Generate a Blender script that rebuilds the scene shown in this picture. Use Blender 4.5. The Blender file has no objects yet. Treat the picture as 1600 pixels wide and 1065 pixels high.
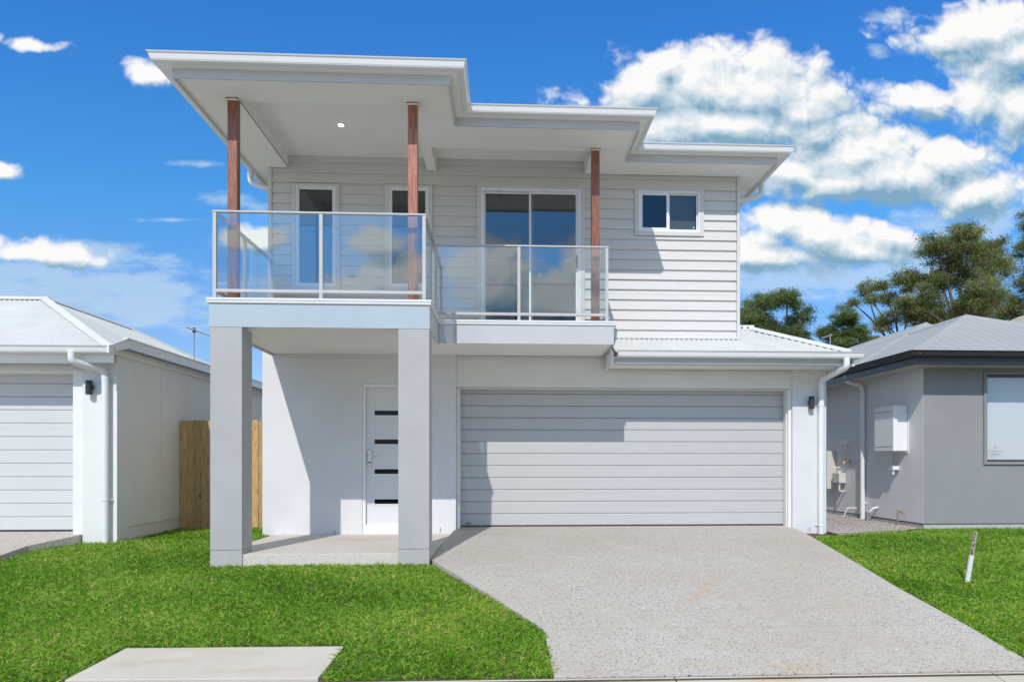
import bpy, bmesh, math, random
import numpy as np
from mathutils import Vector, Matrix
random.seed(7); rng = np.random.default_rng(7)
S = bpy.context.scene; COL = S.collection

# ------------------------------------------------------------------ camera
cam = bpy.data.cameras.new('camera'); cam_o = bpy.data.objects.new('camera', cam); COL.objects.link(cam_o)
cam.sensor_width = 36.0; cam.lens = 25.875
cam.shift_x = -46/1600.0; cam.shift_y = 188.5/1600.0
cam.clip_start = .05; cam.clip_end = 3000
cam_o.location = (0, 0, 1.5); cam_o.rotation_euler = (math.radians(90), 0, -math.atan(60/1150.0))
S.camera = cam_o

# ------------------------------------------------------------------ exposure
S.view_settings.view_transform = 'Standard'; S.view_settings.look = 'None'
S.view_settings.exposure = 0.65; S.view_settings.gamma = 1.0
S.view_settings.use_curve_mapping = False
S.render.engine = 'CYCLES'
S.cycles.max_bounces = 6; S.cycles.diffuse_bounces = 4; S.cycles.transparent_max_bounces = 16
S.cycles.glossy_bounces = 4; S.cycles.caustics_reflective = False; S.cycles.caustics_refractive = False

# ------------------------------------------------------------------ sun
SUNV = Vector((-.265, -1.0, .906)).normalized()        # direction towards the sun
SUN_EL = math.asin(SUNV.z); SUN_AZ = math.atan2(SUNV.x, SUNV.y)
sl = bpy.data.lights.new('sun', 'SUN'); sl.energy = 2.0; sl.angle = math.radians(.5); sl.color = (1.0, .965, .915)
so = bpy.data.objects.new('sun', sl); COL.objects.link(so)
so.rotation_euler = SUNV.to_track_quat('Z', 'Y').to_euler()
so.location = (-3, -12, 14)

# ------------------------------------------------------------------ sky with clouds
W = bpy.data.worlds.new('World'); S.world = W; W.use_nodes = True
wn = W.node_tree; wn.nodes.clear(); N = wn.nodes; L = wn.links
def nd(t, **k):
    n = N.new(t)
    for a, v in k.items(): setattr(n, a, v)
    return n
def lk(a, b): L.new(a, b)
def mth(op, a, b=None, c=None, clamp=False):
    n = nd('ShaderNodeMath', operation=op); n.use_clamp = clamp
    for i, v in enumerate((a, b, c)):
        if v is None: continue
        if isinstance(v, (int, float)): n.inputs[i].default_value = v
        else: lk(v, n.inputs[i])
    return n.outputs[0]
def vmt(op, a, b=None):
    n = nd('ShaderNodeVectorMath', operation=op)
    for i, v in enumerate((a, b)):
        if v is None: continue
        if isinstance(v, (tuple, list)): n.inputs[i].default_value = v
        else: lk(v, n.inputs[i])
    return n.outputs['Value'] if op in ('LENGTH', 'DOT_PRODUCT') else n.outputs[0]
def sstep(x, a, b):
    n = nd('ShaderNodeMapRange', interpolation_type='SMOOTHSTEP'); lk(x, n.inputs[0])
    n.inputs[1].default_value = a; n.inputs[2].default_value = b
    return n.outputs[0]
def mixc(f, a, b):
    n = nd('ShaderNodeMix', data_type='RGBA')
    if isinstance(f, (int, float)): n.inputs[0].default_value = f
    else: lk(f, n.inputs[0])
    for i, v in ((6, a), (7, b)):
        if isinstance(v, tuple): n.inputs[i].default_value = (*v, 1)
        else: lk(v, n.inputs[i])
    return n.outputs[2]
sky = nd('ShaderNodeTexSky', sky_type='NISHITA'); sky.sun_disc = False
sky.sun_elevation = SUN_EL; sky.sun_rotation = SUN_AZ
sky.altitude = 0; sky.air_density = 1.0; sky.dust_density = .4; sky.ozone_density = 2.0
SKY_STR = .15
tc = nd('ShaderNodeTexCoord'); D = tc.outputs['Generated']
sep = nd('ShaderNodeSeparateXYZ'); lk(D, sep.inputs[0])
dx, dy, dz = sep.outputs
ay = mth('MAXIMUM', mth('ABSOLUTE', dy), .22)
pu = mth('DIVIDE', dx, ay); pv = mth('DIVIDE', dz, ay)
cmb = nd('ShaderNodeCombineXYZ'); lk(pu, cmb.inputs[0]); lk(pv, cmb.inputs[1]); PV = cmb.outputs[0]
# cumulus banks: centre (bearing, height as tangents), half width, half height, core weight
CUM = [(.205,.52,.070,.042,1.05),(.27,.515,.09,.05,1.1),(.35,.52,.085,.06,1.1),(.41,.49,.075,.05,1.0),(.30,.465,.18,.035,1.1),(.22,.55,.04,.02,1.),
 (.43,.46,.07,.035,1.),(.49,.43,.12,.035,1.),(.40,.40,.07,.03,.9),(.53,.40,.15,.04,1.1),(.62,.42,.07,.03,1.),(.66,.375,.09,.03,1.),(.47,.385,.12,.025,1.),
 (.68,.60,.10,.04,1.1),(.72,.57,.09,.05,1.1),(.62,.595,.06,.018,.8),(.59,.505,.06,.022,1.),(.67,.505,.06,.045,1.),(.72,.49,.06,.05,1.),(.60,.49,.03,.02,.8),
 (.38,.315,.065,.032,1.),(.44,.305,.10,.038,1.05),(.49,.295,.08,.03,1.),(.37,.33,.045,.022,1.),(.53,.315,.06,.022,.8),(.36,.285,.12,.022,1.0),
 (-.015,.235,.06,.05,1.2),(.08,.215,.085,.04,1.2),(.12,.265,.045,.04,1.),(-.14,.24,.06,.035,1.1),(-.17,.30,.045,.025,.8),(-.20,.23,.05,.02,.9),(.02,.19,.12,.02,1.),
 (-.62,.272,.10,.020,.85),(-.69,.285,.05,.018,.8),(-.33,.30,.05,.020,.8),
 (-.67,.387,.035,.015,.85),(-.46,.512,.035,.026,.75),(-.61,.555,.05,.009,.72),(-.67,.56,.02,.010,.7)]
WISP = [(-.56,.268,.09,.018,1.3),(-.53,.232,.10,.018,1.4),(-.445,.228,.055,.014,1.3),(-.63,.25,.10,.02,1.2),(-.40,.395,.035,.006,.7),(-.44,.32,.045,.005,.7),(-.345,.345,.05,.02,.7),(.38,.255,.13,.03,1.1),(.47,.25,.12,.022,1.0),(.60,.27,.14,.03,.9),(.52,.57,.02,.01,.7),
 (.54,.62,.04,.010,.8),(-.50,.205,.18,.03,1.0),(-.65,.225,.14,.03,1.0),(-.38,.215,.10,.03,.8),(.60,.33,.07,.03,.7),(.69,.34,.05,.06,.8),(.63,.545,.03,.01,.8),(-.35,.24,.12,.02,.6)]
def blobs(vec, lst, base=None):
    cur = base
    for (cx, cy, rx, ry, w) in lst:
        q_ = nd('ShaderNodeVectorMath', operation='MULTIPLY_ADD'); lk(vec, q_.inputs[0]); q_.inputs[1].default_value = (1/rx, 1/ry, 0); q_.inputs[2].default_value = (-cx/rx, -cy/ry, 0); q = q_.outputs[0]
        v = mth('MULTIPLY_ADD', vmt('LENGTH', q), -.62, w*.62 + .20)
        cur = v if cur is None else mth('MAXIMUM', cur, v)
    return cur
def fbm(vec, scale, det, rough=.55, dist=0.0):
    n = nd('ShaderNodeTexNoise', noise_dimensions='3D'); lk(vec, n.inputs['Vector'])
    n.inputs['Scale'].default_value = scale; n.inputs['Detail'].default_value = det
    n.inputs['Roughness'].default_value = rough; n.inputs['Distortion'].default_value = dist
    return n.outputs[0]
# away from those bearings, unseen noise cloud, thickened to whiten the fill light
def _v(op, a, b):
    n = nd('ShaderNodeVectorMath', operation=op); lk(a, n.inputs[0])
    if op == 'SCALE': lk(b, n.inputs['Scale'])
    else: n.inputs[1].default_value = b
    return n.outputs[0]
outside = sstep(mth('MAXIMUM', mth('ABSOLUTE', pu), mth('ADD', pv, .12)), .82, 1.0)
cover = mth('MULTIPLY', mth('SUBTRACT', fbm(D, 2.2, 3), .27), 2.6)
def density(vec):
    warp = vmt('SCALE', vmt('SUBTRACT', nd_noisecol(vec, 7.0), (.5, .5, .5)))
    b = blobs(vmt('ADD', vec, warp), CUM)
    return mth('ADD', mth('MULTIPLY', b, mth('SUBTRACT', 1.0, outside)), mth('MULTIPLY', cover, outside))
def puff(vec, det, rough):
    v3 = vmt('MULTIPLY', vec, (1, 1.25, 1))
    v3 = vmt('ADD', v3, vmt('SCALE', vmt('SUBTRACT', nd_noisecol(vec, 30.0), (.5, .5, .5))))
    vo = nd('ShaderNodeTexVoronoi', voronoi_dimensions='2D', feature='F1'); lk(v3, vo.inputs['Vector']); vo.inputs['Scale'].default_value = 15.0
    vo.inputs['Detail'].default_value = 2.4; vo.inputs['Roughness'].default_value = .55; vo.inputs['Lacunarity'].default_value = 2.3; vo.normalize = True
    bump = mth('MULTIPLY_ADD', vo.outputs['Distance'], -1.15, .42)
    return mth('ADD', bump, mth('MULTIPLY', mth('SUBTRACT', fbm(vec, 11.0, det, rough), .5), .95))
def nd_noisecol(vec, sc):
    n = nd('ShaderNodeTexNoise'); lk(vec, n.inputs['Vector']); n.inputs['Scale'].default_value = sc; n.inputs['Detail'].default_value = 2
    return n.outputs['Color']
_old = vmt
def vmt(op, a, b=None):
    if op == 'SCALE':
        n = nd('ShaderNodeVectorMath', operation='SCALE'); lk(a, n.inputs[0]); n.inputs['Scale'].default_value = .045; return n.outputs[0]
    return _old(op, a, b)
b0 = density(PV)
PV2 = _old('ADD', PV, (-.010, .022, 0))
b1 = density(PV2)
pf = puff(PV, 7, .58)
d0 = mth('ADD', b0, mth('MULTIPLY', pf, 1.0))
alpha = sstep(d0, .04, .46)
lit = mth('MULTIPLY_ADD', mth('SUBTRACT', b0, b1), 1.5, .56)
lit = mth('ADD', lit, mth('MULTIPLY', mth('SUBTRACT', pf, puff(_old('ADD', PV, (-.006, .012, 0)), 4, .58)), .95))
lit = mth('ADD', lit, mth('MULTIPLY', mth('SUBTRACT', d0, .45), -.10), None, True)
w0 = mth('ADD', blobs(PV, WISP), mth('MULTIPLY', mth('SUBTRACT', fbm(_old('MULTIPLY', PV, (1, 2.6, 1)), 14.0, 4, .6), .5), 2.0))
walpha = mth('MULTIPLY', sstep(w0, .0, .7), .55)
hs = nd('ShaderNodeHueSaturation'); lk(sky.outputs[0], hs.inputs['Color'])
hs.inputs['Hue'].default_value = .496; hs.inputs['Saturation'].default_value = 1.12; hs.inputs['Value'].default_value = 1.0
tr_ = nd('ShaderNodeValToRGB'); lk(pv, tr_.inputs[0]); te = tr_.color_ramp.elements
te[0].position = 0.0; te[0].color = (.40, .38, .48, 1); te[1].position = .60; te[1].color = (.20, .53, .86, 1)
for q_, c_ in ((.22, (.34, .46, .62, 1)), (.36, (.25, .55, .75, 1))): ee = te.new(q_); ee.color = c_
tm = nd('ShaderNodeVectorMath', operation='MULTIPLY'); lk(hs.outputs[0], tm.inputs[0]); lk(tr_.outputs[0], tm.inputs[1]); skyc = tm.outputs[0]
K = 1/SKY_STR/2**.64
ramp = nd('ShaderNodeValToRGB'); lk(lit, ramp.inputs[0])
ramp.color_ramp.elements[0].position = .12; ramp.color_ramp.elements[0].color = (.22, .40, .56, 1)
ramp.color_ramp.elements[1].position = .88; ramp.color_ramp.elements[1].color = (.96, .96, .95, 1)
e = ramp.color_ramp.elements.new(.50); e.color = (.56, .68, .77, 1)
cl = nd('ShaderNodeVectorMath', operation='SCALE'); lk(ramp.outputs[0], cl.inputs[0]); cl.inputs['Scale'].default_value = K
above = sstep(dz, -.01, .05)
c1 = mixc(mth('MULTIPLY', walpha, above), skyc, tuple(v*K for v in (.62, .76, .86)))
c2 = mixc(mth('MULTIPLY', alpha, above), c1, cl.outputs[0])
bg = nd('ShaderNodeBackground'); lk(c2, bg.inputs[0]); bg.inputs[1].default_value = SKY_STR
out = nd('ShaderNodeOutputWorld'); lk(bg.outputs[0], out.inputs[0])
W.cycles.sampling_method = 'MANUAL'; W.cycles.sample_map_resolution = 256

# ------------------------------------------------------------------ materials
MATS = {}
def mat(name, col, rough=.6, var=.04, nscale=6.0, bump=0.0, bscale=200.0, metal=0.0, spec=.5, stretch=(1, 1, 1), coat=0.0, streak=0.0, dirt=0.0):
    """procedural paint / metal: base colour with soft mottling, fine relief, optional streaks and splashed dirt"""
    m = bpy.data.materials.new(name); m.use_nodes = True; t = m.node_tree; n = t.nodes; l = t.links
    p = n['Principled BSDF']; p.inputs['Roughness'].default_value = rough; p.inputs['Metallic'].default_value = metal
    p.inputs['Specular IOR Level'].default_value = spec; p.inputs['Coat Weight'].default_value = coat
    g = n.new('ShaderNodeNewGeometry'); mp = n.new('ShaderNodeMapping'); l.new(g.outputs['Position'], mp.inputs[0]); mp.inputs['Scale'].default_value = stretch
    a = n.new('ShaderNodeTexNoise'); l.new(mp.outputs[0], a.inputs['Vector']); a.inputs['Scale'].default_value = nscale; a.inputs['Detail'].default_value = 5
    r = n.new('ShaderNodeMapRange'); l.new(a.outputs[0], r.inputs[0]); r.inputs[1].default_value = .3; r.inputs[2].default_value = .7
    r.inputs[3].default_value = 1-var; r.inputs[4].default_value = 1+var
    v = n.new('ShaderNodeVectorMath'); v.operation = 'SCALE'; v.inputs[0].default_value = col; l.new(r.outputs[0], v.inputs['Scale'])
    c = v.outputs[0]
    if dirt:
        d = n.new('ShaderNodeTexNoise'); l.new(g.outputs['Position'], d.inputs['Vector']); d.inputs['Scale'].default_value = 9; d.inputs['Detail'].default_value = 6
        sx = n.new('ShaderNodeSeparateXYZ'); l.new(g.outputs['Position'], sx.inputs[0])
        hr = n.new('ShaderNodeMapRange'); l.new(sx.outputs[2], hr.inputs[0]); hr.inputs[1].default_value = .32; hr.inputs[2].default_value = .85; hr.inputs[3].default_value = 1; hr.inputs[4].default_value = 0
        mm = n.new('ShaderNodeMath'); mm.operation = 'MULTIPLY'; l.new(d.outputs[0], mm.inputs[0]); l.new(hr.outputs[0], mm.inputs[1])
        m2 = n.new('ShaderNodeMapRange'); l.new(mm.outputs[0], m2.inputs[0]); m2.inputs[1].default_value = .38; m2.inputs[2].default_value = .8; m2.inputs[4].default_value = dirt
        mx = n.new('ShaderNodeMix'); mx.data_type = 'RGBA'; l.new(m2.outputs[0], mx.inputs[0]); l.new(c, mx.inputs[6]); mx.inputs[7].default_value = (.42, .34, .26, 1); c = mx.outputs[2]
    l.new(c, p.inputs['Base Color'])
    rr = n.new('ShaderNodeMapRange'); l.new(a.outputs[0], rr.inputs[0]); rr.inputs[3].default_value = max(rough-.08, .02); rr.inputs[4].default_value = min(rough+.08, 1)
    l.new(rr.outputs[0], p.inputs['Roughness'])
    if bump:
        b = n.new('ShaderNodeTexNoise'); l.new(mp.outputs[0], b.inputs['Vector']); b.inputs['Scale'].default_value = bscale; b.inputs['Detail'].default_value = 3
        bb = n.new('ShaderNodeBump'); bb.inputs['Strength'].default_value = bump; bb.inputs['Distance'].default_value = .004
        l.new(b.outputs[0], bb.inputs['Height']); l.new(bb.outputs[0], p.inputs['Normal'])
    MATS[name] = m
    return m
M_render_white = mat('white_render', (.70, .69, .70), .8, .04, 2.2, .35, 220, dirt=.35)
M_render_grey = mat('pale_grey_render', (.43, .42, .425), .8, .045, 2.5, .4, 220, dirt=.3)
M_render_warm = mat('off_white_render', (.74, .74, .72), .8, .03, 2.5, .3, 200, dirt=.35)
M_render_side = mat('bounce_lightened_side_render', (.74, .73, .74), .82, .04, 2.0, .4, 200, dirt=.18)  # side wall colour lightened to stand in for light bounced off the white house
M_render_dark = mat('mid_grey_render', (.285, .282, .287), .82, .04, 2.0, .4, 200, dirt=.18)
M_tile = mat('cream_deck_tile', (.74, .71, .67), .5, .04, 6)  # unseen floor kept pale to bounce sunlight up to the soffit
M_plinth = mat('plinth_concrete', (.46, .46, .47), .85, .08, 8, .4, 150)
M_board = mat('pale_weatherboard_paint', (.63, .615, .595), .55, .02, 5, .12, 90, stretch=(.2, 1, 3))
M_white = mat('white_trim_paint', (.80, .80, .80), .42, .02, 4)
M_soffit = mat('white_soffit_paint', (.88, .865, .83), .6, .015, 2, .05, 120)
M_fascia_paint = mat('pale_grey_fascia_paint', (.56, .555, .56), .5, .02, 3)
M_gutter = mat('white_coated_steel', (.76, .76, .76), .3, .02, 5, coat=.2)
M_roof_white = mat('off_white_roof_steel', (.62, .62, .615), .38, .05, 3, dirt=0)
M_roof_grey = mat('light_grey_roof_steel', (.35, .35, .36), .45, .04, 1.2)
M_roof_tan = mat('weathered_tile_roof', (.40, .37, .33), .8, .12, 3)
M_black = mat('black_gutter_steel', (.018, .018, .02), .3, .1, 4, coat=.2)
M_dkframe = mat('charcoal_aluminium', (.06, .06, .065), .35, .05, 4)
M_taupe = mat('taupe_window_trim', (.27, .265, .265), .5, .04, 4)
M_beige_soffit = mat('cream_soffit_paint', (.55, .53, .46), .6, .02, 3)
M_alu = mat('white_powdercoat_aluminium', (.80, .81, .83), .28, .02, 5, coat=.3)
M_rail = mat('pale_grey_powdercoat', (.52, .51, .50), .3, .03, 7, coat=.3)
M_rubber = mat('black_rubber_gasket', (.02, .02, .02), .6)
M_garage = mat('surfmist_garage_steel', (.50, .495, .49), .42, .02, 4, .10, 500, stretch=(.15, 1, 4))
M_garage_nb = mat('white_garage_steel', (.61, .61, .61), .42, .02, 4, .10, 500, stretch=(.15, 1, 4))
M_door = mat('white_door_paint', (.70, .70, .71), .4, .02, 5)
M_fascia_blue = mat('reflection_blue_deck_fascia', (.42, .49, .54), .3, .03, 2, coat=.4)  # blue of a reflection put into the base colour
M_fascia = mat('light_grey_deck_fascia', (.52, .52, .54), .45, .03, 2)
M_pvc = mat('white_pvc_pipe', (.78, .79, .80), .32, .02, 8, coat=.2)
M_steel = mat('brushed_nickel', (.55, .55, .56), .28, .06, 30, metal=1)
M_galv = mat('galvanised_steel', (.40, .41, .42), .45, .15, 25, metal=.7)
M_brass = mat('aged_brass', (.42, .30, .14), .4, .15, 40, metal=.8)
M_dark = mat('dark_plastic', (.03, .03, .033), .4, .1)
M_cream = mat('cream_meter_enamel', (.62, .61, .55), .45, .05, 8)
M_int = mat('interior_plaster', (.62, .61, .59), .9, .03, 2)
M_blind = mat('white_roller_blind', (.80, .81, .82), .85, .02, 2, .1, 300)
M_grout = mat('joint_mortar', (.16, .16, .16), .9)
M_stake_w = mat('white_painted_timber', (.66, .67, .66), .7, .12, 30, .5, 80, stretch=(6, 6, 1))
M_stake_b = mat('bare_weathered_timber', (.36, .31, .25), .8, .2, 30, .5, 80, stretch=(6, 6, 1))
M_print = mat('dark_print', (.045, .045, .055), .6)
M_emblem = mat('dark_green_emblem', (.02, .07, .07), .35)
M_emblem_l = mat('emblem_silver_print', (.45, .50, .50), .35)
M_street = mat('pale_bounce_street', (.40, .39, .375), .9, .25, 60, .8, 300)  # unseen street, made paler than asphalt to bounce light onto the soffits
M_etch = mat('etched_glass_print', (.55, .60, .62), .6)

def wood(name, c1, c2, sc=14, stretch=(6, 6, .5), rough=.5, knots=False, bump=.3):
    m = bpy.data.materials.new(name); m.use_nodes = True; t = m.node_tree; n = t.nodes; l = t.links
    p = n['Principled BSDF']; p.inputs['Roughness'].default_value = rough
    g = n.new('ShaderNodeTexCoord'); mp = n.new('ShaderNodeMapping'); mp.inputs['Scale'].default_value = stretch
    oi = n.new('ShaderNodeObjectInfo'); ad = n.new('ShaderNodeVectorMath'); ad.operation = 'ADD'
    vs = n.new('ShaderNodeVectorMath'); vs.operation = 'SCALE'; vs.inputs[0].default_value = (37, 53, 91); l.new(oi.outputs['Random'], vs.inputs['Scale'])
    l.new(g.outputs['Object'], ad.inputs[0]); l.new(vs.outputs[0], ad.inputs[1]); l.new(ad.outputs[0], mp.inputs[0])
    a = n.new('ShaderNodeTexNoise'); l.new(mp.outputs[0], a.inputs['Vector']); a.inputs['Scale'].default_value = sc; a.inputs['Detail'].default_value = 6; a.inputs['Distortion'].default_value = .6
    r = n.new('ShaderNodeValToRGB'); l.new(a.outputs[0], r.inputs[0])
    r.color_ramp.elements[0].position = .35; r.color_ramp.elements[0].color = (*c1, 1); r.color_ramp.elements[1].position = .65; r.color_ramp.elements[1].color = (*c2, 1)
    c = r.outputs[0]
    hv = n.new('ShaderNodeHueSaturation'); mr = n.new('ShaderNodeMapRange'); l.new(oi.outputs['Random'], mr.inputs[0]); mr.inputs[3].default_value = .66; mr.inputs[4].default_value = 1.18
    l.new(mr.outputs[0], hv.inputs['Value']); l.new(c, hv.inputs['Color']); c = hv.outputs[0]
    if knots:
        k = n.new('ShaderNodeTexVoronoi'); mp2 = n.new('ShaderNodeMapping'); l.new(ad.outputs[0], mp2.inputs[0]); mp2.inputs['Scale'].default_value = (5, 5, 2.2)
        l.new(mp2.outputs[0], k.inputs['Vector']); k.inputs['Scale'].default_value = 1
        km = n.new('ShaderNodeMapRange'); l.new(k.outputs['Distance'], km.inputs[0]); km.inputs[1].default_value = .06; km.inputs[2].default_value = .16; km.inputs[3].default_value = .9; km.inputs[4].default_value = 0
        mx = n.new('ShaderNodeMix'); mx.data_type = 'RGBA'; l.new(km.outputs[0], mx.inputs[0]); l.new(c, mx.inputs[6]); mx.inputs[7].default_value = (.07, .03, .012, 1); c = mx.outputs[2]
    l.new(c, p.inputs['Base Color'])
    b = n.new('ShaderNodeBump'); b.inputs['Strength'].default_value = bump; b.inputs['Distance'].default_value = .003; l.new(a.outputs[0], b.inputs['Height']); l.new(b.outputs[0], p.inputs['Normal'])
    return m
M_post = wood('stained_hardwood', (.22, .07, .04), (.44, .17, .095), 10, rough=.38)
M_paling = wood('treated_pine', (.40, .23, .085), (.66, .43, .19), 12, rough=.75, knots=True)

def concrete(name, base, dark, light, amt=.5, scale=70, stains=()):
    """exposed aggregate: pebbles of several greys in a pale matrix, rust and soil stains with shapes of their own"""
    m = bpy.data.materials.new(name); m.use_nodes = True; t = m.node_tree; n = t.nodes; l = t.links
    p = n['Principled BSDF']; p.inputs['Roughness'].default_value = .85; p.inputs['Specular IOR Level'].default_value = .25
    g = n.new('ShaderNodeNewGeometry'); P = g.outputs['Position']
    v = n.new('ShaderNodeTexVoronoi'); l.new(P, v.inputs['Vector']); v.inputs['Scale'].default_value = scale
    sp = n.new('ShaderNodeSeparateColor'); l.new(v.outputs['Color'], sp.inputs[0])
    r = n.new('ShaderNodeValToRGB'); l.new(sp.outputs[0], r.inputs[0]); r.color_ramp.interpolation = 'CONSTANT'
    el = r.color_ramp.elements; el[0].position = 0; el[0].color = (*dark, 1); el[1].position = .20; el[1].color = (*[b*.85 for b in base], 1)
    for q, c in ((.30, base), (.60, [b*1.05 for b in base]), (.80, light), (.90, [base[0]*1.02, base[1]*.92, base[2]*.8])):
        e = el.new(q); e.color = (*c, 1)
    d = n.new('ShaderNodeMapRange'); l.new(v.outputs['Distance'], d.inputs[0]); d.inputs[1].default_value = .28; d.inputs[2].default_value = .5; d.inputs[3].default_value = amt; d.inputs[4].default_value = 0
    mx = n.new('ShaderNodeMix'); mx.data_type = 'RGBA'; l.new(d.outputs[0], mx.inputs[0]); mx.inputs[6].default_value = (*base, 1); l.new(r.outputs[0], mx.inputs[7]); c = mx.outputs[2]
    for sc, lo, hi, cc, am in ((.55, .42, .72, (base[0]*.86, base[1]*.78, base[2]*.68), .55), (2.3, .52, .75, (base[0]*1.1, base[1]*1.1, base[2]*1.1), .5), (9, .6, .8, (base[0]*.75, base[1]*.72, base[2]*.68), .35)):
        a = n.new('ShaderNodeTexNoise'); l.new(P, a.inputs['Vector']); a.inputs['Scale'].default_value = sc; a.inputs['Detail'].default_value = 6; a.inputs['Roughness'].default_value = .65
        k = n.new('ShaderNodeMapRange'); l.new(a.outputs[0], k.inputs[0]); k.inputs[1].default_value = lo; k.inputs[2].default_value = hi; k.inputs[4].default_value = am
        m2 = n.new('ShaderNodeMix'); m2.data_type = 'RGBA'; l.new(k.outputs[0], m2.inputs[0]); l.new(c, m2.inputs[6]); m2.inputs[7].default_value = (*cc, 1); c = m2.outputs[2]
    for (x, y, rx, ry, ang, cc, am) in stains:
        mp = n.new('ShaderNodeMapping'); mp.vector_type = 'TEXTURE'; l.new(P, mp.inputs[0]); mp.inputs['Location'].default_value = (x, y, 0); mp.inputs['Rotation'].default_value = (0, 0, ang); mp.inputs['Scale'].default_value = (rx, ry, 1e5)
        ln = n.new('ShaderNodeVectorMath'); ln.operation = 'LENGTH'; l.new(mp.outputs[0], ln.inputs[0])
        a = n.new('ShaderNodeTexNoise'); l.new(P, a.inputs['Vector']); a.inputs['Scale'].default_value = 8; a.inputs['Detail'].default_value = 6; a.inputs['Roughness'].default_value = .7
        s = n.new('ShaderNodeMath'); s.operation = 'MULTIPLY_ADD'; l.new(a.outputs[0], s.inputs[0]); s.inputs[1].default_value = 2.2; l.new(ln.outputs['Value'], s.inputs[2])
        k = n.new('ShaderNodeMapRange'); l.new(s.outputs[0], k.inputs[0]); k.inputs[1].default_value = 1.0; k.inputs[2].default_value = 2.1; k.inputs[3].default_value = am; k.inputs[4].default_value = 0
        m2 = n.new('ShaderNodeMix'); m2.data_type = 'RGBA'; l.new(k.outputs[0], m2.inputs[0]); l.new(c, m2.inputs[6]); m2.inputs[7].default_value = (*cc, 1); c = m2.outputs[2]
    l.new(c, p.inputs['Base Color'])
    b = n.new('ShaderNodeBump'); b.inputs['Strength'].default_value = .45; b.inputs['Distance'].default_value = .004; l.new(v.outputs['Distance'], b.inputs['Height']); b.invert = True; l.new(b.outputs[0], p.inputs['Normal'])
    return m
RUST = (.50, .30, .14); SOIL = (.46, .36, .27)
M_drive = concrete('exposed_aggregate', (.49, .455, .42), (.09, .06, .065), (.74, .73, .72), 1.0, 60,
    stains=[(1.95, 7.2, .09, .9, -.55, RUST, .38), (2.35, 7.9, .10, .5, -.3, SOIL, .35), (2.1, 5.22, .30, .12, .1, RUST, .4), (1.5, 5.3, .5, .12, 0, SOIL, .4),
            (3.3, 8.3, .35, .4, .4, SOIL, .35), (.1, 8.0, .12, .06, 0, RUST, .5), (3.1, 6.7, .5, .3, .3, SOIL, .25), (.9, 10.2, .5, .3, 0, SOIL, .2)])
M_patio = concrete('patio_aggregate', (.61, .565, .515), (.15, .12, .12), (.60, .58, .55), .55, 66, stains=[(-2.0, 10.3, .8, .5, .2, SOIL, .4)])
M_pad = concrete('smooth_concrete', (.58, .54, .49), (.44, .40, .36), (.62, .59, .56), .25, 140,
    stains=[(-2.5, 5.5, .5, .1, .1, SOIL, .5), (-1.8, 5.3, .6, .08, .05, SOIL, .45), (-2.1, 5.7, .4, .1, -.2, SOIL, .35), (1.9, 5.05, .4, .1, 0, RUST, .6), (3.3, 5.0, .7, .1, 0, SOIL, .5), (0.6, 5.05, .9, .06, 0, SOIL, .4)])
M_soil = mat('garden_soil', (.09, .075, .045), .95, .4, 12, .8, 40)
M_verge = mat('pale_bounce_verge', (.42, .39, .33), .95, .3, .4, .5, 20)  # unseen verge, colour raised to bounce more light under the eaves
M_gravel = mat('crushed_gravel', (.42, .37, .34), .9, .35, 55, .8, 120)

def glassmat(name, tint, fac, f0pow=1.0):
    """window glass: clear pane with a mirror reflection that grows at grazing angles"""
    m = bpy.data.materials.new(name); m.use_nodes = True; t = m.node_tree; n = t.nodes; l = t.links; n.clear()
    o = n.new('ShaderNodeOutputMaterial'); mx = n.new('ShaderNodeMixShader'); tr = n.new('ShaderNodeBsdfTransparent'); gl = n.new('ShaderNodeBsdfGlossy')
    tr.inputs[0].default_value = (*tint, 1); gl.inputs['Roughness'].default_value = 0.0; gl.inputs[0].default_value = (.86, .93, 1, 1)
    fr = n.new('ShaderNodeLayerWeight'); fr.inputs[0].default_value = .5
    k = n.new('ShaderNodeMapRange'); l.new(fr.outputs['Facing'], k.inputs[0]); k.inputs[3].default_value = fac; k.inputs[4].default_value = min(1, fac*3.5)
    l.new(k.outputs[0], mx.inputs[0]); l.new(tr.outputs[0], mx.inputs[1]); l.new(gl.outputs[0], mx.inputs[2]); l.new(mx.outputs[0], o.inputs[0])
    return m
M_glass_rail = glassmat('balustrade_glass', (.93, .955, .95), .12)
M_glass_win = glassmat('window_glass', (.72, .75, .76), .085)
M_glass_small = glassmat('small_window_glass', (.60, .62, .62), .045)
M_glass_nb = glassmat('neighbour_window_glass', (.96, .975, .985), .06)
M_glass_door = glassmat('tinted_door_glass', (.2, .21, .21), .02)
def emit(name, col, s):
    m = bpy.data.materials.new(name); m.use_nodes = True; p = m.node_tree.nodes['Principled BSDF']
    p.inputs['Base Color'].default_value = (*col, 1); p.inputs['Emission Color'].default_value = (*col, 1); p.inputs['Emission Strength'].default_value = s
    return m
M_lamp = emit('lit_downlight', (1, .97, .9), 3.0)
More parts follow.
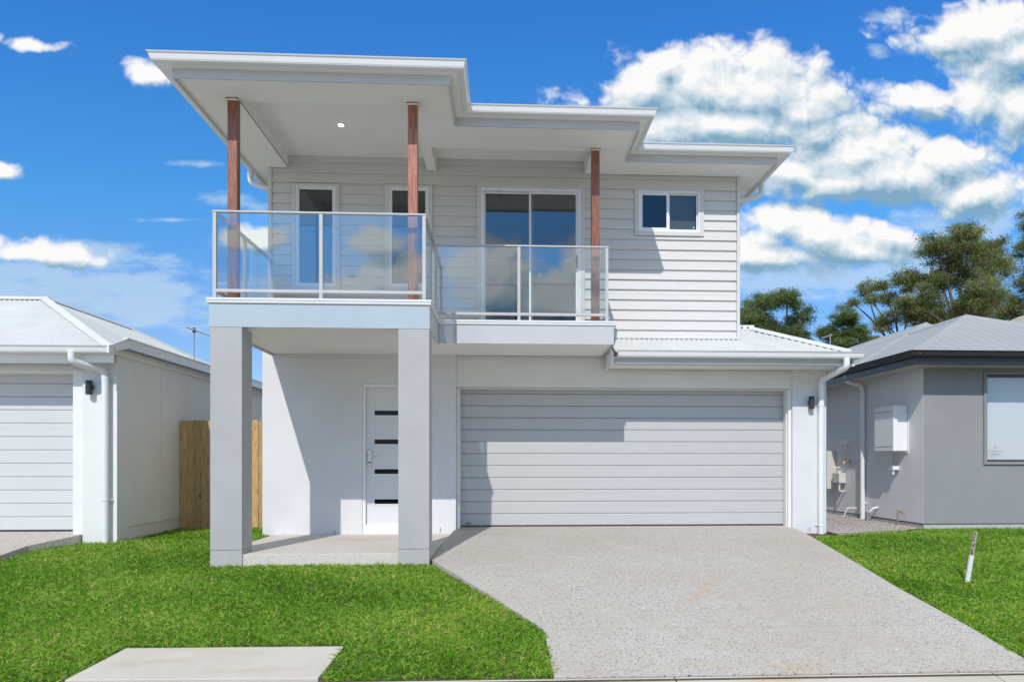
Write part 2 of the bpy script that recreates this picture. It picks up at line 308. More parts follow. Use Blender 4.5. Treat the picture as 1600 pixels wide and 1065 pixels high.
def leafmat(name, c1, c2, c3, trans=.35):
    m = bpy.data.materials.new(name); m.use_nodes = True; t = m.node_tree; n = t.nodes; l = t.links
    p = n['Principled BSDF']; p.inputs['Roughness'].default_value = .5; p.inputs['Specular IOR Level'].default_value = .3
    a = n.new('ShaderNodeAttribute'); a.attribute_name = 'tint'
    r = n.new('ShaderNodeValToRGB'); l.new(a.outputs['Fac'], r.inputs[0]); el = r.color_ramp.elements
    el[0].position = 0; el[0].color = (*c1, 1); el[1].position = 1; el[1].color = (*c3, 1); e = el.new(.5); e.color = (*c2, 1)
    l.new(r.outputs[0], p.inputs['Base Color'])
    tr = n.new('ShaderNodeBsdfTranslucent'); l.new(r.outputs[0], tr.inputs[0])
    mx = n.new('ShaderNodeMixShader'); mx.inputs[0].default_value = trans; l.new(p.outputs[0], mx.inputs[1]); l.new(tr.outputs[0], mx.inputs[2])
    l.new(mx.outputs[0], n['Material Output'].inputs[0])
    return m
M_grass = leafmat('lawn_grass', (.065, .15, .008), (.20, .45, .024), (.56, .57, .15), .4)
M_gum = leafmat('gum_leaves', (.10, .13, .045), (.24, .27, .095), (.42, .42, .19), .45)
M_gum2 = leafmat('dark_gum_leaves', (.07, .11, .035), (.17, .24, .075), (.30, .37, .13), .45)
M_bark = mat('pale_gum_bark', (.17, .15, .125), .9, .25, 3, .5, 20)

# ------------------------------------------------------------------ mesh helpers
class B:
    def __init__(s): s.bm = bmesh.new()
    def box(s, x0, x1, y0, y1, z0, z1):
        v = [s.bm.verts.new(c) for c in ((x0,y0,z0),(x1,y0,z0),(x1,y1,z0),(x0,y1,z0),(x0,y0,z1),(x1,y0,z1),(x1,y1,z1),(x0,y1,z1))]
        for f in ((0,3,2,1),(4,5,6,7),(0,1,5,4),(1,2,6,5),(2,3,7,6),(3,0,4,7)): s.bm.faces.new([v[i] for i in f])
        return s
    def poly(s, pts):
        s.bm.faces.new([s.bm.verts.new(p) for p in pts]); return s
    def loft(s, rings, cap=True, closed=True):
        R = [[s.bm.verts.new(p) for p in r] for r in rings]; n = len(R[0])
        for a, b in zip(R, R[1:]):
            for i in range(n if closed else n-1):
                j = (i+1) % n; s.bm.faces.new((a[i], a[j], b[j], b[i]))
        if cap and closed: s.bm.faces.new(list(reversed(R[0]))); s.bm.faces.new(R[-1])
        return s
    def prism(s, pts, off):      # extrude polygon by vector
        return s.loft([pts, [tuple(Vector(p)+Vector(off)) for p in pts]])
    def cyl(s, c, r, h, axis='z', n=20, r2=None):
        r2 = r if r2 is None else r2; A = []
        for k, rad in ((0, r), (h, r2)):
            ring = []
            for i in range(n):
                a = 2*math.pi*i/n; u, w = rad*math.cos(a), rad*math.sin(a)
                ring.append({'z': (c[0]+u, c[1]+w, c[2]+k), 'y': (c[0]+w, c[1]+k, c[2]+u), 'x': (c[0]+k, c[1]+u, c[2]+w)}[axis])
            A.append(ring)
        return s.loft(A)
    def tube(s, pts, r, n=12, bend=.07, steps=5):
        P = [Vector(p) for p in pts]; Q = [P[0]]
        for i in range(1, len(P)-1):
            a, b, c = P[i-1], P[i], P[i+1]; d1 = (a-b); d2 = (c-b); k = min(bend, d1.length*.45, d2.length*.45)
            if k < 1e-4: Q.append(b); continue
            p0 = b+d1.normalized()*k; p2 = b+d2.normalized()*k
            for j in range(steps+1):
                t = j/steps; Q.append(p0*(1-t)**2 + b*2*t*(1-t) + p2*t*t)
        Q.append(P[-1]); rings = []; ref = None
        for i, q in enumerate(Q):
            d = (Q[min(i+1, len(Q)-1)] - Q[max(i-1, 0)]).normalized()
            if ref is None: ref = d.orthogonal().normalized()
            ref = (ref - d*ref.dot(d)).normalized(); o = d.cross(ref)
            rr = r[i] if isinstance(r, (list, tuple)) and len(r) == len(Q) else (r if not isinstance(r, (list, tuple)) else r[0]+(r[1]-r[0])*i/(len(Q)-1))
            rings.append([tuple(q + ref*rr*math.cos(2*math.pi*k/n) + o*rr*math.sin(2*math.pi*k/n)) for k in range(n)])
        return s.loft(rings)
    def build(s, name, m, parent=None, smooth=False, bevel=0.0, origin=None, **props):
        bmesh.ops.recalc_face_normals(s.bm, faces=s.bm.faces)
        me = bpy.data.meshes.new(name)
        if origin is not None: bmesh.ops.translate(s.bm, verts=s.bm.verts, vec=-Vector(origin))
        s.bm.to_mesh(me); s.bm.free()
        o = bpy.data.objects.new(name, me); COL.objects.link(o)
        if origin is not None: o.location = origin
        if m: me.materials.append(m)
        if smooth:
            for p in me.polygons: p.use_smooth = True
            try: me.set_sharp_from_angle(angle=math.radians(40))
            except Exception: pass
        if parent is not None: setpar(o, parent)
        if bevel:
            b = o.modifiers.new('bevel', 'BEVEL'); b.width = bevel; b.segments = 2; b.limit_method = 'ANGLE'; b.angle_limit = math.radians(35)
        for k, v in props.items(): o[k] = v
        return o
def wloc(o):
    v = Vector(o.location)
    while o.parent: o = o.parent; v = v + Vector(o.location)
    return v
def setpar(o, p):      # every parent is only translated, never turned
    o.parent = p; o.location = Vector(o.location) - wloc(p)
def thing(name, label, cat, loc, group=None):
    o = bpy.data.objects.new(name, None); COL.objects.link(o); o.location = loc; o.empty_display_size = .3
    o['label'] = label; o['category'] = cat
    if group: o['group'] = group
    return o
def npmesh(name, verts, faces_tri, m, parent=None, tint=None, **props):
    me = bpy.data.meshes.new(name); nv, nf = len(verts), len(faces_tri)
    me.vertices.add(nv); me.vertices.foreach_set('co', verts.astype(np.float32).ravel())
    me.loops.add(nf*3); me.loops.foreach_set('vertex_index', faces_tri.astype(np.int32).ravel())
    me.polygons.add(nf); me.polygons.foreach_set('loop_start', np.arange(0, nf*3, 3, dtype=np.int32))
    me.update(calc_edges=True)
    if tint is not None:
        a = me.attributes.new('tint', 'FLOAT', 'POINT'); a.data.foreach_set('value', tint.astype(np.float32))
    me.materials.append(m)
    o = bpy.data.objects.new(name, me); COL.objects.link(o)
    if parent is not None: setpar(o, parent)
    for k, v in props.items(): o[k] = v
    return o
def grid_rects(x0, x1, z0, z1, holes):
    xs = sorted({x0, x1, *[min(max(h[i], x0), x1) for h in holes for i in (0, 1)]}); zs = sorted({z0, z1, *[min(max(h[i], z0), z1) for h in holes for i in (2, 3)]})
    for a, b in zip(zs, zs[1:]):
        run = None
        for c, d in zip(xs, xs[1:]):
            mx, mz = (c+d)/2, (a+b)/2
            if any(h[0] < mx < h[1] and h[2] < mz < h[3] for h in holes):
                if run: yield (*run, a, b); run = None
            else: run = (run[0], d) if run else (c, d)
        if run: yield (*run, a, b)
def gutter_profile(T):
    return [(0, T-.095), (.058, T-.095), (.078, T-.086), (.088, T-.06), (.094, T-.024), (.088, T-.019), (.112, T-.012), (.118, T), (.106, T), (.10, T-.02), (.085, T-.075), (.006, T-.075), (.006, T-.01), (0, T-.01)]
def sweep(prof, P0, P1, m0, m1, b=None):
    b = b or B()
    b.loft([[(P0[0]+o*m0[0], P0[1]+o*m0[1], z) for o, z in prof], [(P1[0]+o*m1[0], P1[1]+o*m1[1], z) for o, z in prof]]); return b
def miters(pts, closed=True):
    n = len(pts); nr = []
    for i in range(n if closed else n-1):
        a, c = Vector(pts[i]), Vector(pts[(i+1) % n]); d = (c-a).normalized(); nr.append(Vector((d.y, -d.x)))
    out = []
    for i in range(n):
        if not closed and i == 0: out.append(nr[0]); continue
        if not closed and i == n-1: out.append(nr[-1]); continue
        a, c = nr[i-1], nr[i % len(nr)]; out.append((a+c)/(1+a.dot(c)))
    return out

# ================================================================== ground
KN = [(-60, -.12), (5.12, .0), (6, .085), (7.5, .19), (8.7, .29), (10.2, .41), (12, .42), (3000, .42)]
KD = [(5.12, .0), (6.12, .105), (7.3, .205), (8.7, .325), (10.2, .44), (11.36, .51)]
def prof(k, y):
    for (a, b), (c, d) in zip(k, k[1:]):
        if y <= c: return b+(d-b)*(y-a)/(c-a)
    return k[-1][1]
b = B()
ys = [5.05, 5.12, 5.5, 6, 6.7, 7.5, 8.1, 8.7, 9.4, 10.2, 11, 12, 14, 20, 60, 400, 1500]
b.loft([[(x, y, prof(KN, y)-.012-(1.0 if y > 500 else 0)) for x in (-1500, -60, -12, -6, -3, 0, 3, 6, 12, 60, 1500)] for y in ys], cap=False, closed=False)
b.build('ground', M_soil, kind='structure')
B().box(-60, 60, -8, 4.62, -.4, -.13).build('road', M_street, kind='structure')
B().box(-300, 300, -300, -8, -.4, -.02).build('far_verge', M_verge, kind='structure')
# kerb cast in lengths
kb = B().box(-60, -8, 4.62, 5.108, -.4, -.02).build('kerb', M_pad, kind='structure')
for i in range(7):
    x0 = -8+i*2.3
    c = B().prism([(x0+.004, 4.62, -.35), (x0+.004, 4.62, -.11), (x0+.004, 4.80, -.06), (x0+.004, 5.108, -.008), (x0+.004, 5.108, -.35)], (2.292, 0, 0)).build('kerb_length', M_pad, kb, bevel=.004)
# driveway: two slabs with a joint; left and right edges
def dl(y):
    k = [(5.12, .356), (6.12, .341), (7.3, -.164), (8.85, -.862), (11.36, -.70)]
    return prof(k, y)
def dr(y): return prof([(5.12, 3.90), (7.4, 4.05), (11.06, 4.46), (11.36, 4.46)], y)
drive = None
for (a, c) in ((5.124, 6.116), (6.122, 11.36)):
    ysd = [a]+[v for v in (5.4, 5.8, 6.6, 7.3, 8.0, 8.85, 9.4, 10.2, 10.8, 11.06) if a < v < c]+[c]
    b = B(); rings = []
    for y in ysd:
        z = prof(KD, y); l, r = dl(y), dr(y)
        if y > 11.06: l, r = -.69, 4.42
        n = 10; rings.append([(l+(r-l)*i/n, y, z) for i in range(n+1)]+[(r, y, z-.2), (l, y, z-.2)])
    o = b.loft(rings).build('driveway' if drive is None else 'concrete_slab', M_drive, drive, kind='structure') if drive is None else b.loft(rings).build('concrete_slab', M_drive, drive)
    if drive is None: drive = o
B().prism([(-3.38, 8.73, .1), (-.872, 8.73, .1), (-.872, 8.85, .1), (-.724, 11.06, .1), (-3.38, 11.06, .1)], (0, 0, .325)).build('patio_slab', M_patio, bevel=.006, kind='structure')
B().prism([(-2.98, 5.17, -.1), (-1.27, 5.13, -.1), (-1.235, 5.80, -.05), (-2.90, 5.83, -.05)], (0, 0, .118)).build('concrete_pad', M_pad, bevel=.006, kind='structure')
b = B(); b.loft([[(x, y, z) for x in (-12, (-5.99 if y < 9.8 else -5.66))]+[((-5.99 if y < 9.8 else -5.66), y, z-.2), (-12, y, z-.2)] for y, z in ((5.2, .02), (6, .11), (8.7, .34), (9.6, .44), (10.15, .52), (10.6, .545))])
b.build('neighbour_driveway', M_drive, kind='structure')
# gravel bed
b = B().poly([(4.97, 10.6, prof(KN, 10.6)+.01), (5.9, 10.9, .42), (6.74, 11.6, .43), (6.74, 16, .43), (4.97, 16, .43)])
b.build('gravel_bed', M_gravel, kind='structure')
def pebbles(n):
    X = rng.uniform(4.97, 6.74, n); Y = 10.75+rng.uniform(0, 1, n)**1.5*5; keep = (Y > 10.65+(X-4.97)*.45); X, Y = X[keep], Y[keep]; n = len(X)
    r = rng.uniform(.008, .02, n); base = np.array([(1,0,0),(0,1,0),(-1,0,0),(0,-1,0),(0,0,.8),(0,0,-.8)])
    a = rng.uniform(0, 6.28, n); ca, sa = np.cos(a), np.sin(a); V = base[None]*r[:, None, None]*rng.uniform(.6, 1.2, (n, 6, 1))
    Vx = V[..., 0]*ca[:, None]-V[..., 1]*sa[:, None]+X[:, None]; Vy = V[..., 0]*sa[:, None]+V[..., 1]*ca[:, None]+Y[:, None]; Vz = V[..., 2]+.435
    F = np.array([(0,1,4),(1,2,4),(2,3,4),(3,0,4),(1,0,5),(2,1,5),(3,2,5),(0,3,5)])
    return np.stack([Vx, Vy, Vz], -1).reshape(-1, 3), (F[None]+np.arange(n)[:, None, None]*6).reshape(-1, 3)
v, f = pebbles(7000)
npmesh('gravel', v, f, M_gravel, label='loose crushed gravel between the two houses', category='gravel', kind='stuff')

# grass: blades of couch turf
KNy = np.array([k[0] for k in KN]); KNz = np.array([k[1] for k in KN])
def grass(name, label, area_fn, x0, x1, y0, y1, dens_fn, n_try):
    X = rng.uniform(x0, x1, n_try); Y = rng.uniform(y0, y1, n_try)
    thin = .78+.22*np.sin(X*5.3+2*np.sin(Y*3.1))*np.sin(Y*6.1+1.7*np.sin(X*2.7)); keep = (rng.uniform(0, 1, n_try) < dens_fn(X, Y)*thin) & area_fn(X, Y); X, Y = X[keep], Y[keep]; n = len(X)
    Z = np.interp(Y, KNy, KNz)-.012
    patch = .5+.25*np.sin(X*2.1+Y*1.3+1.2*np.sin(Y*2.3))+.25*np.sin(X*.9-Y*2.7+1.3+1.1*np.sin(X*1.7))+.15*np.sin(X*6.3+Y*5.1+2*np.sin(X*3.1))
    clump = .5+.5*np.sin(X*31+3*np.sin(Y*17))*np.sin(Y*37+3*np.sin(X*19))
    h = rng.uniform(.020, .050, n)*(.8+.3*patch)*(.65+.7*clump); w = rng.uniform(.0018, .0038, n)*(1+.16*(Y-5))
    a = rng.uniform(0, 6.283, n); lean = rng.uniform(.3, 1.9, n); la = rng.uniform(0, 6.283, n)
    ex, ey = np.cos(a)*w, np.sin(a)*w; lx, ly = np.cos(la)*lean*h, np.sin(la)*lean*h
    up = h/np.sqrt(1+lean**2)*1.25
    V = np.empty((n, 4, 3))
    V[:, 0] = np.stack([X-ex, Y-ey, Z], -1); V[:, 1] = np.stack([X+ex, Y+ey, Z], -1)
    V[:, 2] = np.stack([X+lx*.4+ex*.9, Y+ly*.4+ey*.9, Z+up*.65], -1); V[:, 3] = np.stack([X+lx, Y+ly, Z+up], -1)
    F = np.array([(0, 1, 2), (0, 2, 3)])
    F = (F[None]+np.arange(n)[:, None, None]*4).reshape(-1, 3)
    t = np.clip(rng.normal(.42, .22, n)+.30*(patch-.5)+.20*(clump-.5), 0, 1); dry = rng.uniform(0, 1, n) < .06+.10*np.clip(patch, 0, 1); t[dry] = rng.uniform(.75, 1, dry.sum())
    return npmesh(name, V.reshape(-1, 3), F, M_grass, tint=np.repeat(t, 4), label=label, category='grass', kind='stuff')
dk = np.array([(5.12, .356), (6.12, .341), (7.3, -.164), (8.72, -.86)]); rk = np.array([(5.12, 3.90), (7.4, 4.05), (11.06, 4.46)])
def wob(X, Y): return .012*np.sin(X*23+Y*9)+.010*np.sin(X*51-Y*37)
def in_left(X, Y):
    lim = np.interp(Y, dk[:, 0], dk[:, 1])
    A = (Y < 8.70+wob(X, Y)) & (X < lim-.01+wob(Y, X)) & (X > -5.95+wob(Y, X))
    Bm = (Y >= 8.66) & (X < -3.44+wob(Y, X)) & (X > -5.94+wob(Y, X)) & (Y < 12.15)
    Bm &= ~((X < -5.2) & (Y > 10.18))
    pill = (X > -3.405) & (X < -3.01) & (Y > 8.69)
    pad = (X > -3.01+(Y-5.13)*.12+wob(Y, X)) & (X < -1.25+wob(Y, X)) & (Y < 5.84+wob(X, Y))
    wl = (X < -6) & (Y < 5.14)
    return (A | Bm) & ~pill & ~pad & ~wl
def in_right(X, Y):
    lim = np.interp(Y, rk[:, 0], rk[:, 1]); A = (X > lim+.01+wob(Y, X)) & (Y < 11.5)
    grav = (X < 6.75) & (Y > 10.62+(X-4.97)*.45+wob(X, Y)*2)
    A &= ~grav; A &= ~((X < 4.97) & (Y > 11.05))
    return A
def dens(X, Y): return np.clip((6.6/np.maximum(Y, 5.1))**1.6, .30, 1.0)
grass('grass', 'green couch turf on the lawn left of the driveway', in_left, -6.2, .42, 5.13, 12.2, dens, 560000)
grass('grass', 'green couch turf on the lawn right of the driveway', in_right, 3.9, 9.2, 5.13, 11.5, dens, 360000)

# ================================================================== main house
H = thing('house', 'white two-storey house with a stepped flat roof, glass balcony and wide garage door', 'house', (0, 11.06, .4))
def part(b, name, m, parent=None, **k): return b.build(name, m, parent or H, **k)
# ground floor walls
b = B(); door_hole = (-2.09, -1.17, .42, 2.655)
for x0, x1, z0, z1 in grid_rects(-3.546, -.705, .25, 3.32, [door_hole]): b.box(x0, x1, 11.06, 11.22, z0, z1)
b.box(4.43, 4.957, 11.06, 11.45, .25, 2.96); b.box(4.82, 4.957, 11.45, 16.4, .25, 2.96); b.box(-3.546, -3.40, 11.22, 16.4, .25, 3.32)
b.box(-3.40, 4.82, 16.3, 16.4, .25, 3.32)
lw = part(b, 'ground_floor_wall', M_render_white)
B().box(-.705, 4.43, 11.10, 11.30, 2.625, 3.3).build('garage_lintel', M_render_warm, lw)
# upper walls
UZ0, UZ1, UX0, UX1 = 3.334, 6.03, -3.455, 3.60
w1 = (-3.053, -2.474, 4.091, 5.57); w2 = (-1.694, -1.107, 4.099, 5.578); w3 = (2.043, 2.986, 4.977, 5.592); sd = (-.33, 1.17, 3.40, 5.595)
b = B()
for x0, x1, z0, z1 in grid_rects(UX0, UX1, UZ0-.03, UZ1, [w1, w2, w3, sd]): b.box(x0, x1, 11.085, 11.20, z0, z1)
b.box(UX0, UX0+.1, 11.20, 16.3, UZ0-.03, UZ1); b.box(UX1-.1, UX1, 11.20, 16.3, UZ0-.03, UZ1); b.box(UX0+.1, UX1-.1, 16.2, 16.3, UZ0-.03, UZ1)
ww = part(b, 'upper_floor_wall', M_board)
T = .062
trims = [(w[0]-T, w[1]+T, w[2]-T, w[3]+.035) for w in (w1, w2, w3)]+[(sd[0]-.055, sd[1]+.055, 3.30, sd[3]+.04)]
def boards(x0, x1, zb, zt, holes, parent):
    k = 0; z = zb
    while z < zt-.03:
        z1 = min(z+.152, zt)
        segs = [(x0, x1)]
        # cut the row where a trim crosses it fully; partial rows are notched by splitting in height too
        zc = sorted({z, z1, *[h[i] for h in holes for i in (2, 3) if z+.012 < h[i] < z1-.012]})
        rows = list(zip(zc, zc[1:]))
        for a, c in rows:
            cur = [(x0, x1)]
            for h in holes:
                if h[2] < (a+c)/2 < h[3]:
                    nxt = []
                    for s0, s1 in cur:
                        if h[0] > s0 and h[1] < s1: nxt += [(s0, h[0]), (h[1], s1)]
                        elif h[1] <= s0 or h[0] >= s1: nxt.append((s0, s1))
                        elif h[0] <= s0 and h[1] >= s1: pass
                        elif h[0] <= s0: nxt.append((h[1], s1))
                        else: nxt.append((s0, h[0]))
                    cur = nxt
            for s0, s1 in cur:
                ya = 11.034+.027*(a-z)/.152; yc = 11.034+.027*(c-z)/.152; j = random.uniform(-.0012, .0012)
                pr = [(s0, ya+j, a+.001), (s0, yc+j, c+(.004 if c == z1 else 0)), (s0, 11.084, c), (s0, 11.084, a+.001)]
                if a == z: pr = [(s0, ya+j+.002, a-.004), (s0, ya+j, a+.001)]+pr[1:3]+[(s0, 11.07, a+.001), (s0, 11.07, a-.004)]
                B().prism(pr, (s1-s0, 0, 0)).build('weatherboard', M_board, parent, origin=(s0, 11.06, a)); k += 1
        z = z1
boards(UX0+.055, UX1-.05, UZ0+.012, UZ1-.01, trims, ww)
for x0, x1 in ((UX0, UX0+.052), (UX1-.047, UX1)): B().box(x0, x1, 11.022, 11.083, UZ0, 5.829).build('corner_trim', M_board, ww, bevel=.003)
B().box(UX0, UX1, 11.03, 11.083, UZ0-.035, UZ0+.006).build('base_flashing', M_galv, ww)
# upper room seen through the glass
b = B(); RX0, RX1, RY0, RY1, RZ0, RZ1 = UX0+.1, UX1-.1, 11.201, 14.6, 3.36, 5.86
b.box(RX0, RX1, RY1, RY1+.05, RZ0, RZ1).box(RX0, RX1, RY0, RY1, RZ0-.05, RZ0).box(RX0, RX1, RY0, RY1, RZ1, RZ1+.05)
b.box(-.75, -.68, RY0, RY1, RZ0, RZ1).box(1.55, 1.62, RY0, RY1, RZ0, RZ1).box(-2.25, -2.18, RY0, RY1-1.2, RZ0, RZ1)
part(b, 'interior_wall', M_int)
# windows
def frame_box(b, x0, x1, z0, z1, y0, y1, t, tb=None):
    tb = tb or t
    b.box(x0, x0+t, y0, y1, z0, z1).box(x1-t, x1, y0, y1, z0, z1).box(x0+t, x1-t, y0, y1, z1-t, z1).box(x0+t, x1-t, y0, y1, z0, z0+tb); return b
def trim_set(x0, x1, z0, z1, par, tx=.06, tb=.06, tt=.033):
    for q in ((x0-tx, x0-.001, z0-tb, z1+tt), (x1+.001, x1+tx, z0-tb, z1+tt)): B().box(q[0], q[1], 11.018, 11.085, q[2], q[3]).build('trim', M_board, par, bevel=.003)
    B().box(x0-.001, x1+.001, 11.016, 11.085, z1+.001, z1+tt-.002).build('trim', M_board, par, bevel=.003)
    if tb: B().box(x0-.001, x1+.001, 11.012, 11.085, z0-tb, z0-.001).build('sill', M_board, par, bevel=.003)
def window(w, kind, label=None):
    x0, x1, z0, z1 = w
    fr = part(frame_box(B(), x0, x1, z0, z1, 11.024, 11.11, .028), 'window', M_alu, bevel=.002)
    if label: fr['label'] = label
    trim_set(x0, x1, z0, z1, fr)
    if kind == 'fixed':
        frame_box(B(), x0+.029, x1-.029, z0+.029, z1-.029, 11.036, 11.09, .020).build('sash', M_alu, fr, bevel=.002)
        frame_box(B(), x0+.049, x1-.049, z0+.049, z1-.049, 11.052, 11.072, .006).build('gasket', M_rubber, fr)
        B().box(x0+.055, x1-.055, 11.058, 11.064, z0+.055, z1-.055).build('pane', M_glass_win, fr)
    else:
        xm = x0+.46*(x1-x0)
        frame_box(B(), x0+.029, xm+.03, z0+.029, z1-.029, 11.032, 11.06, .034).build('sash', M_alu, fr, bevel=.002)
        frame_box(B(), xm+.031, x1-.029, z0+.029, z1-.029, 11.062, 11.09, .020).build('sash', M_alu, fr, bevel=.002)
        B().box(x0+.063, xm-.004, 11.043, 11.049, z0+.063, z1-.063).build('pane', M_glass_small, fr)
        B().box(xm+.051, x1-.049, 11.073, 11.079, z0+.049, z1-.049).build('pane', M_glass_small, fr)
        B().box(xm+.03, x1-.05, 11.13, 11.137, z0+.03, z1-.03).build('blind', M_int, fr)
        B().box(x1-.10, x1-.075, 11.068, 11.073, z0+.07, z0+.095).build('sticker', M_emblem_l, fr)
    return fr
window(w1, 'fixed'); window(w2, 'fixed'); window(w3, 'slide', 'small two-pane sliding window')
# sliding door onto the balcony
x0, x1, z0, z1 = sd
sdo = part(frame_box(B(), x0, x1, z0, z1, 11.022, 11.13, .045, .05), 'sliding_door', M_alu, bevel=.002)
trim_set(x0, x1, z0, z1, sdo, tb=0.0, tt=.038)
xm = .415
frame_box(B(), x0+.046, xm+.03, z0+.051, z1-.046, 11.085, 11.115, .022, .07).build('sash', M_alu, sdo, bevel=.002)
frame_box(B(), xm-.025, x1-.046, z0+.051, z1-.046, 11.045, 11.080, .030, .07).build('sash', M_alu, sdo, bevel=.002)
B().box(x0+.069, xm+.007, 11.098, 11.104, z0+.122, z1-.069).build('pane', M_glass_win, sdo)
B().box(xm+.006, x1-.077, 11.060, 11.066, z0+.122, z1-.077).build('pane', M_glass_win, sdo)
B().box(x1-.072, x1-.05, 11.02, 11.045, 4.42, 4.60).build('handle', M_dark, sdo, bevel=.005)
def rings(xc, zc, y, n):
    b = B()
    for i in range(n):
        cx = xc+(i-(n-1)/2)*.036; A = []
        for rr in (.0135, .018):
            A.append([(cx+rr*math.cos(k*math.pi/6), y, zc+rr*math.sin(k*math.pi/6)) for k in range(12)])
        V = [[b.bm.verts.new(p) for p in r] for r in A]
        for k in range(12): b.bm.faces.new((V[0][k], V[0][(k+1) % 12], V[1][(k+1) % 12], V[1][k]))
    return b
for xc, y, n in ((-.18, 11.096, 4), (.30, 11.096, 3), (.56, 11.058, 4), (1.00, 11.058, 4)): rings(xc, 4.525, y, n).build('safety_marking', M_etch, sdo)
B().box(.535, .539, 11.057, 11.058, 4.27, 4.33).box(.553, .557, 11.057, 11.058, 4.27, 4.33).box(.539, .553, 11.057, 11.058, 4.298, 4.302).build('safety_marking', M_etch, sdo)
# power outlet on the balcony wall
o = part(B().box(-2.29, -2.21, 11.008, 11.04, 4.235, 4.295), 'power_outlet', M_galv, bevel=.008)
B().box(-2.28, -2.22, 10.99, 11.008, 4.255, 4.285).build('outlet_cover', M_cream, o, bevel=.006)

# entry door
fd = part(frame_box(B(), -2.089, -1.171, .42, 2.654, 11.075, 11.20, .045, .13), 'front_door', M_white, bevel=.002)
holes = [(-1.925, -1.345, zc-.040, zc+.040) for zc in (2.23, 1.80, 1.355, .905)]
b = B()
for a, c, d, e in grid_rects(-2.042, -1.218, .556, 2.607, holes): b.box(a, c, 11.13, 11.168, d, e)
b.build('door_leaf', M_door, fd)
for a, c, d, e in holes:
    frame_box(B(), a-.010, c+.010, d-.010, e+.010, 11.122, 11.138, .014).build('glazing_bead', M_white, fd)
    B().box(a+.004, c-.004, 11.145, 11.151, d+.004, e-.004).build('pane', M_glass_door, fd)
B().box(-2.05, -1.21, 11.10, 11.128, .552, .575).build('weather_bar', M_alu, fd)
h = B().box(-2.012, -1.965, 11.112, 11.13, 1.44, 1.67).build('lock_plate', M_steel, fd, bevel=.003)
B().box(-1.99, -1.975, 11.075, 11.112, 1.60, 1.615).box(-1.99, -1.875, 11.065, 11.08, 1.598, 1.617).build('handle', M_steel, fd, bevel=.003)
B().cyl((-1.99, 11.10, 1.49), .014, .012, 'y', 14).build('keyhole', M_dark, fd)
B().box(-2.03, -1.23, 11.30, 11.34, .6, 2.6).build('dark_hall_backing', M_dark, fd)  # black sheet stands in for the unlit hall behind the door glass

# garage door
GZ0, GZ1, GX0, GX1, GY = .520, 2.70, -.66, 4.40, 11.31
gd = part(B().box(GX0-.05, GX1+.04, GY+.03, GY+.06, GZ0, GZ1+.1), 'garage_door', M_garage)
n = 12; hgt = .184; z = GZ0
zt = GZ1
rows = []
while z < zt: rows.append((z, min(z+hgt, zt))); z += hgt
for a, c in rows:
    y = GY
    pr = [(GX0, y+.012, a+.001), (GX0, y+.001, a+.010), (GX0, y, a+.014), (GX0, y, c-.014), (GX0, y+.004, c-.008), (GX0, y+.014, c-.001), (GX0, y+.028, c-.001), (GX0, y+.028, a+.001)]
    B().prism(pr, (GX1-GX0, 0, 0)).build('door_panel', M_garage, gd, origin=(GX0, GY, a))
B().box(GX0, GX1, GY-.003, GY+.03, GZ0-.028, GZ0-.001).build('rubber_seal', M_rubber, gd)
for x0, x1, y0 in ((-.703, -.645, 11.17), (4.372, 4.428, 11.17)): B().box(x0, x1, y0, 11.29, .46, 2.622).build('jamb', M_render_warm, gd, bevel=.003)
B().box(4.385, 4.428, 11.115, 11.168, .46, 2.622).build('jamb_trim', M_white, gd, bevel=.003)
B().box(-.645, 4.372, 11.20, 11.29, 2.600, 2.622).build('head_trim', M_render_warm, gd)
em = []
b = B()
for k in range(24): em.append((-.533+.045*math.cos(k*math.pi/12), GY-.003, .555+.013*math.sin(k*math.pi/12)))
B().prism(em, (0, .004, 0)).build('emblem', M_emblem, gd)
cu = bpy.data.curves.new('emblem_text', 'FONT'); cu.body = 'B&D'; cu.size = .022; cu.align_x = 'CENTER'; cu.align_y = 'CENTER'
to = bpy.data.objects.new('tmp', cu); COL.objects.link(to); bpy.context.view_layer.update()
me = bpy.data.meshes.new_from_object(to.evaluated_get(bpy.context.evaluated_depsgraph_get())); bpy.data.objects.remove(to)
me.materials.append(M_emblem_l); o = bpy.data.objects.new('emblem_text', me); COL.objects.link(o); o.location = (-.533, GY-.0045, .555); o.rotation_euler = (math.pi/2, 0, 0); setpar(o, gd)

# rendered entry pillars
for x0, x1, lab in ((-3.387, -3.026, None), (-1.228, -.866, None)):
    p = part(B().box(x0, x1, 8.71, 9.06, .478, 3.058), 'pillar', M_render_grey, bevel=.004)
    B().box(x0, x1, 8.712, 9.058, .15, .474).build('plinth', M_render_grey, p, bevel=.003)
    B().box(x0+.008, x1-.008, 8.72, 9.05, .46, .49).build('control_joint', M_grout, p)
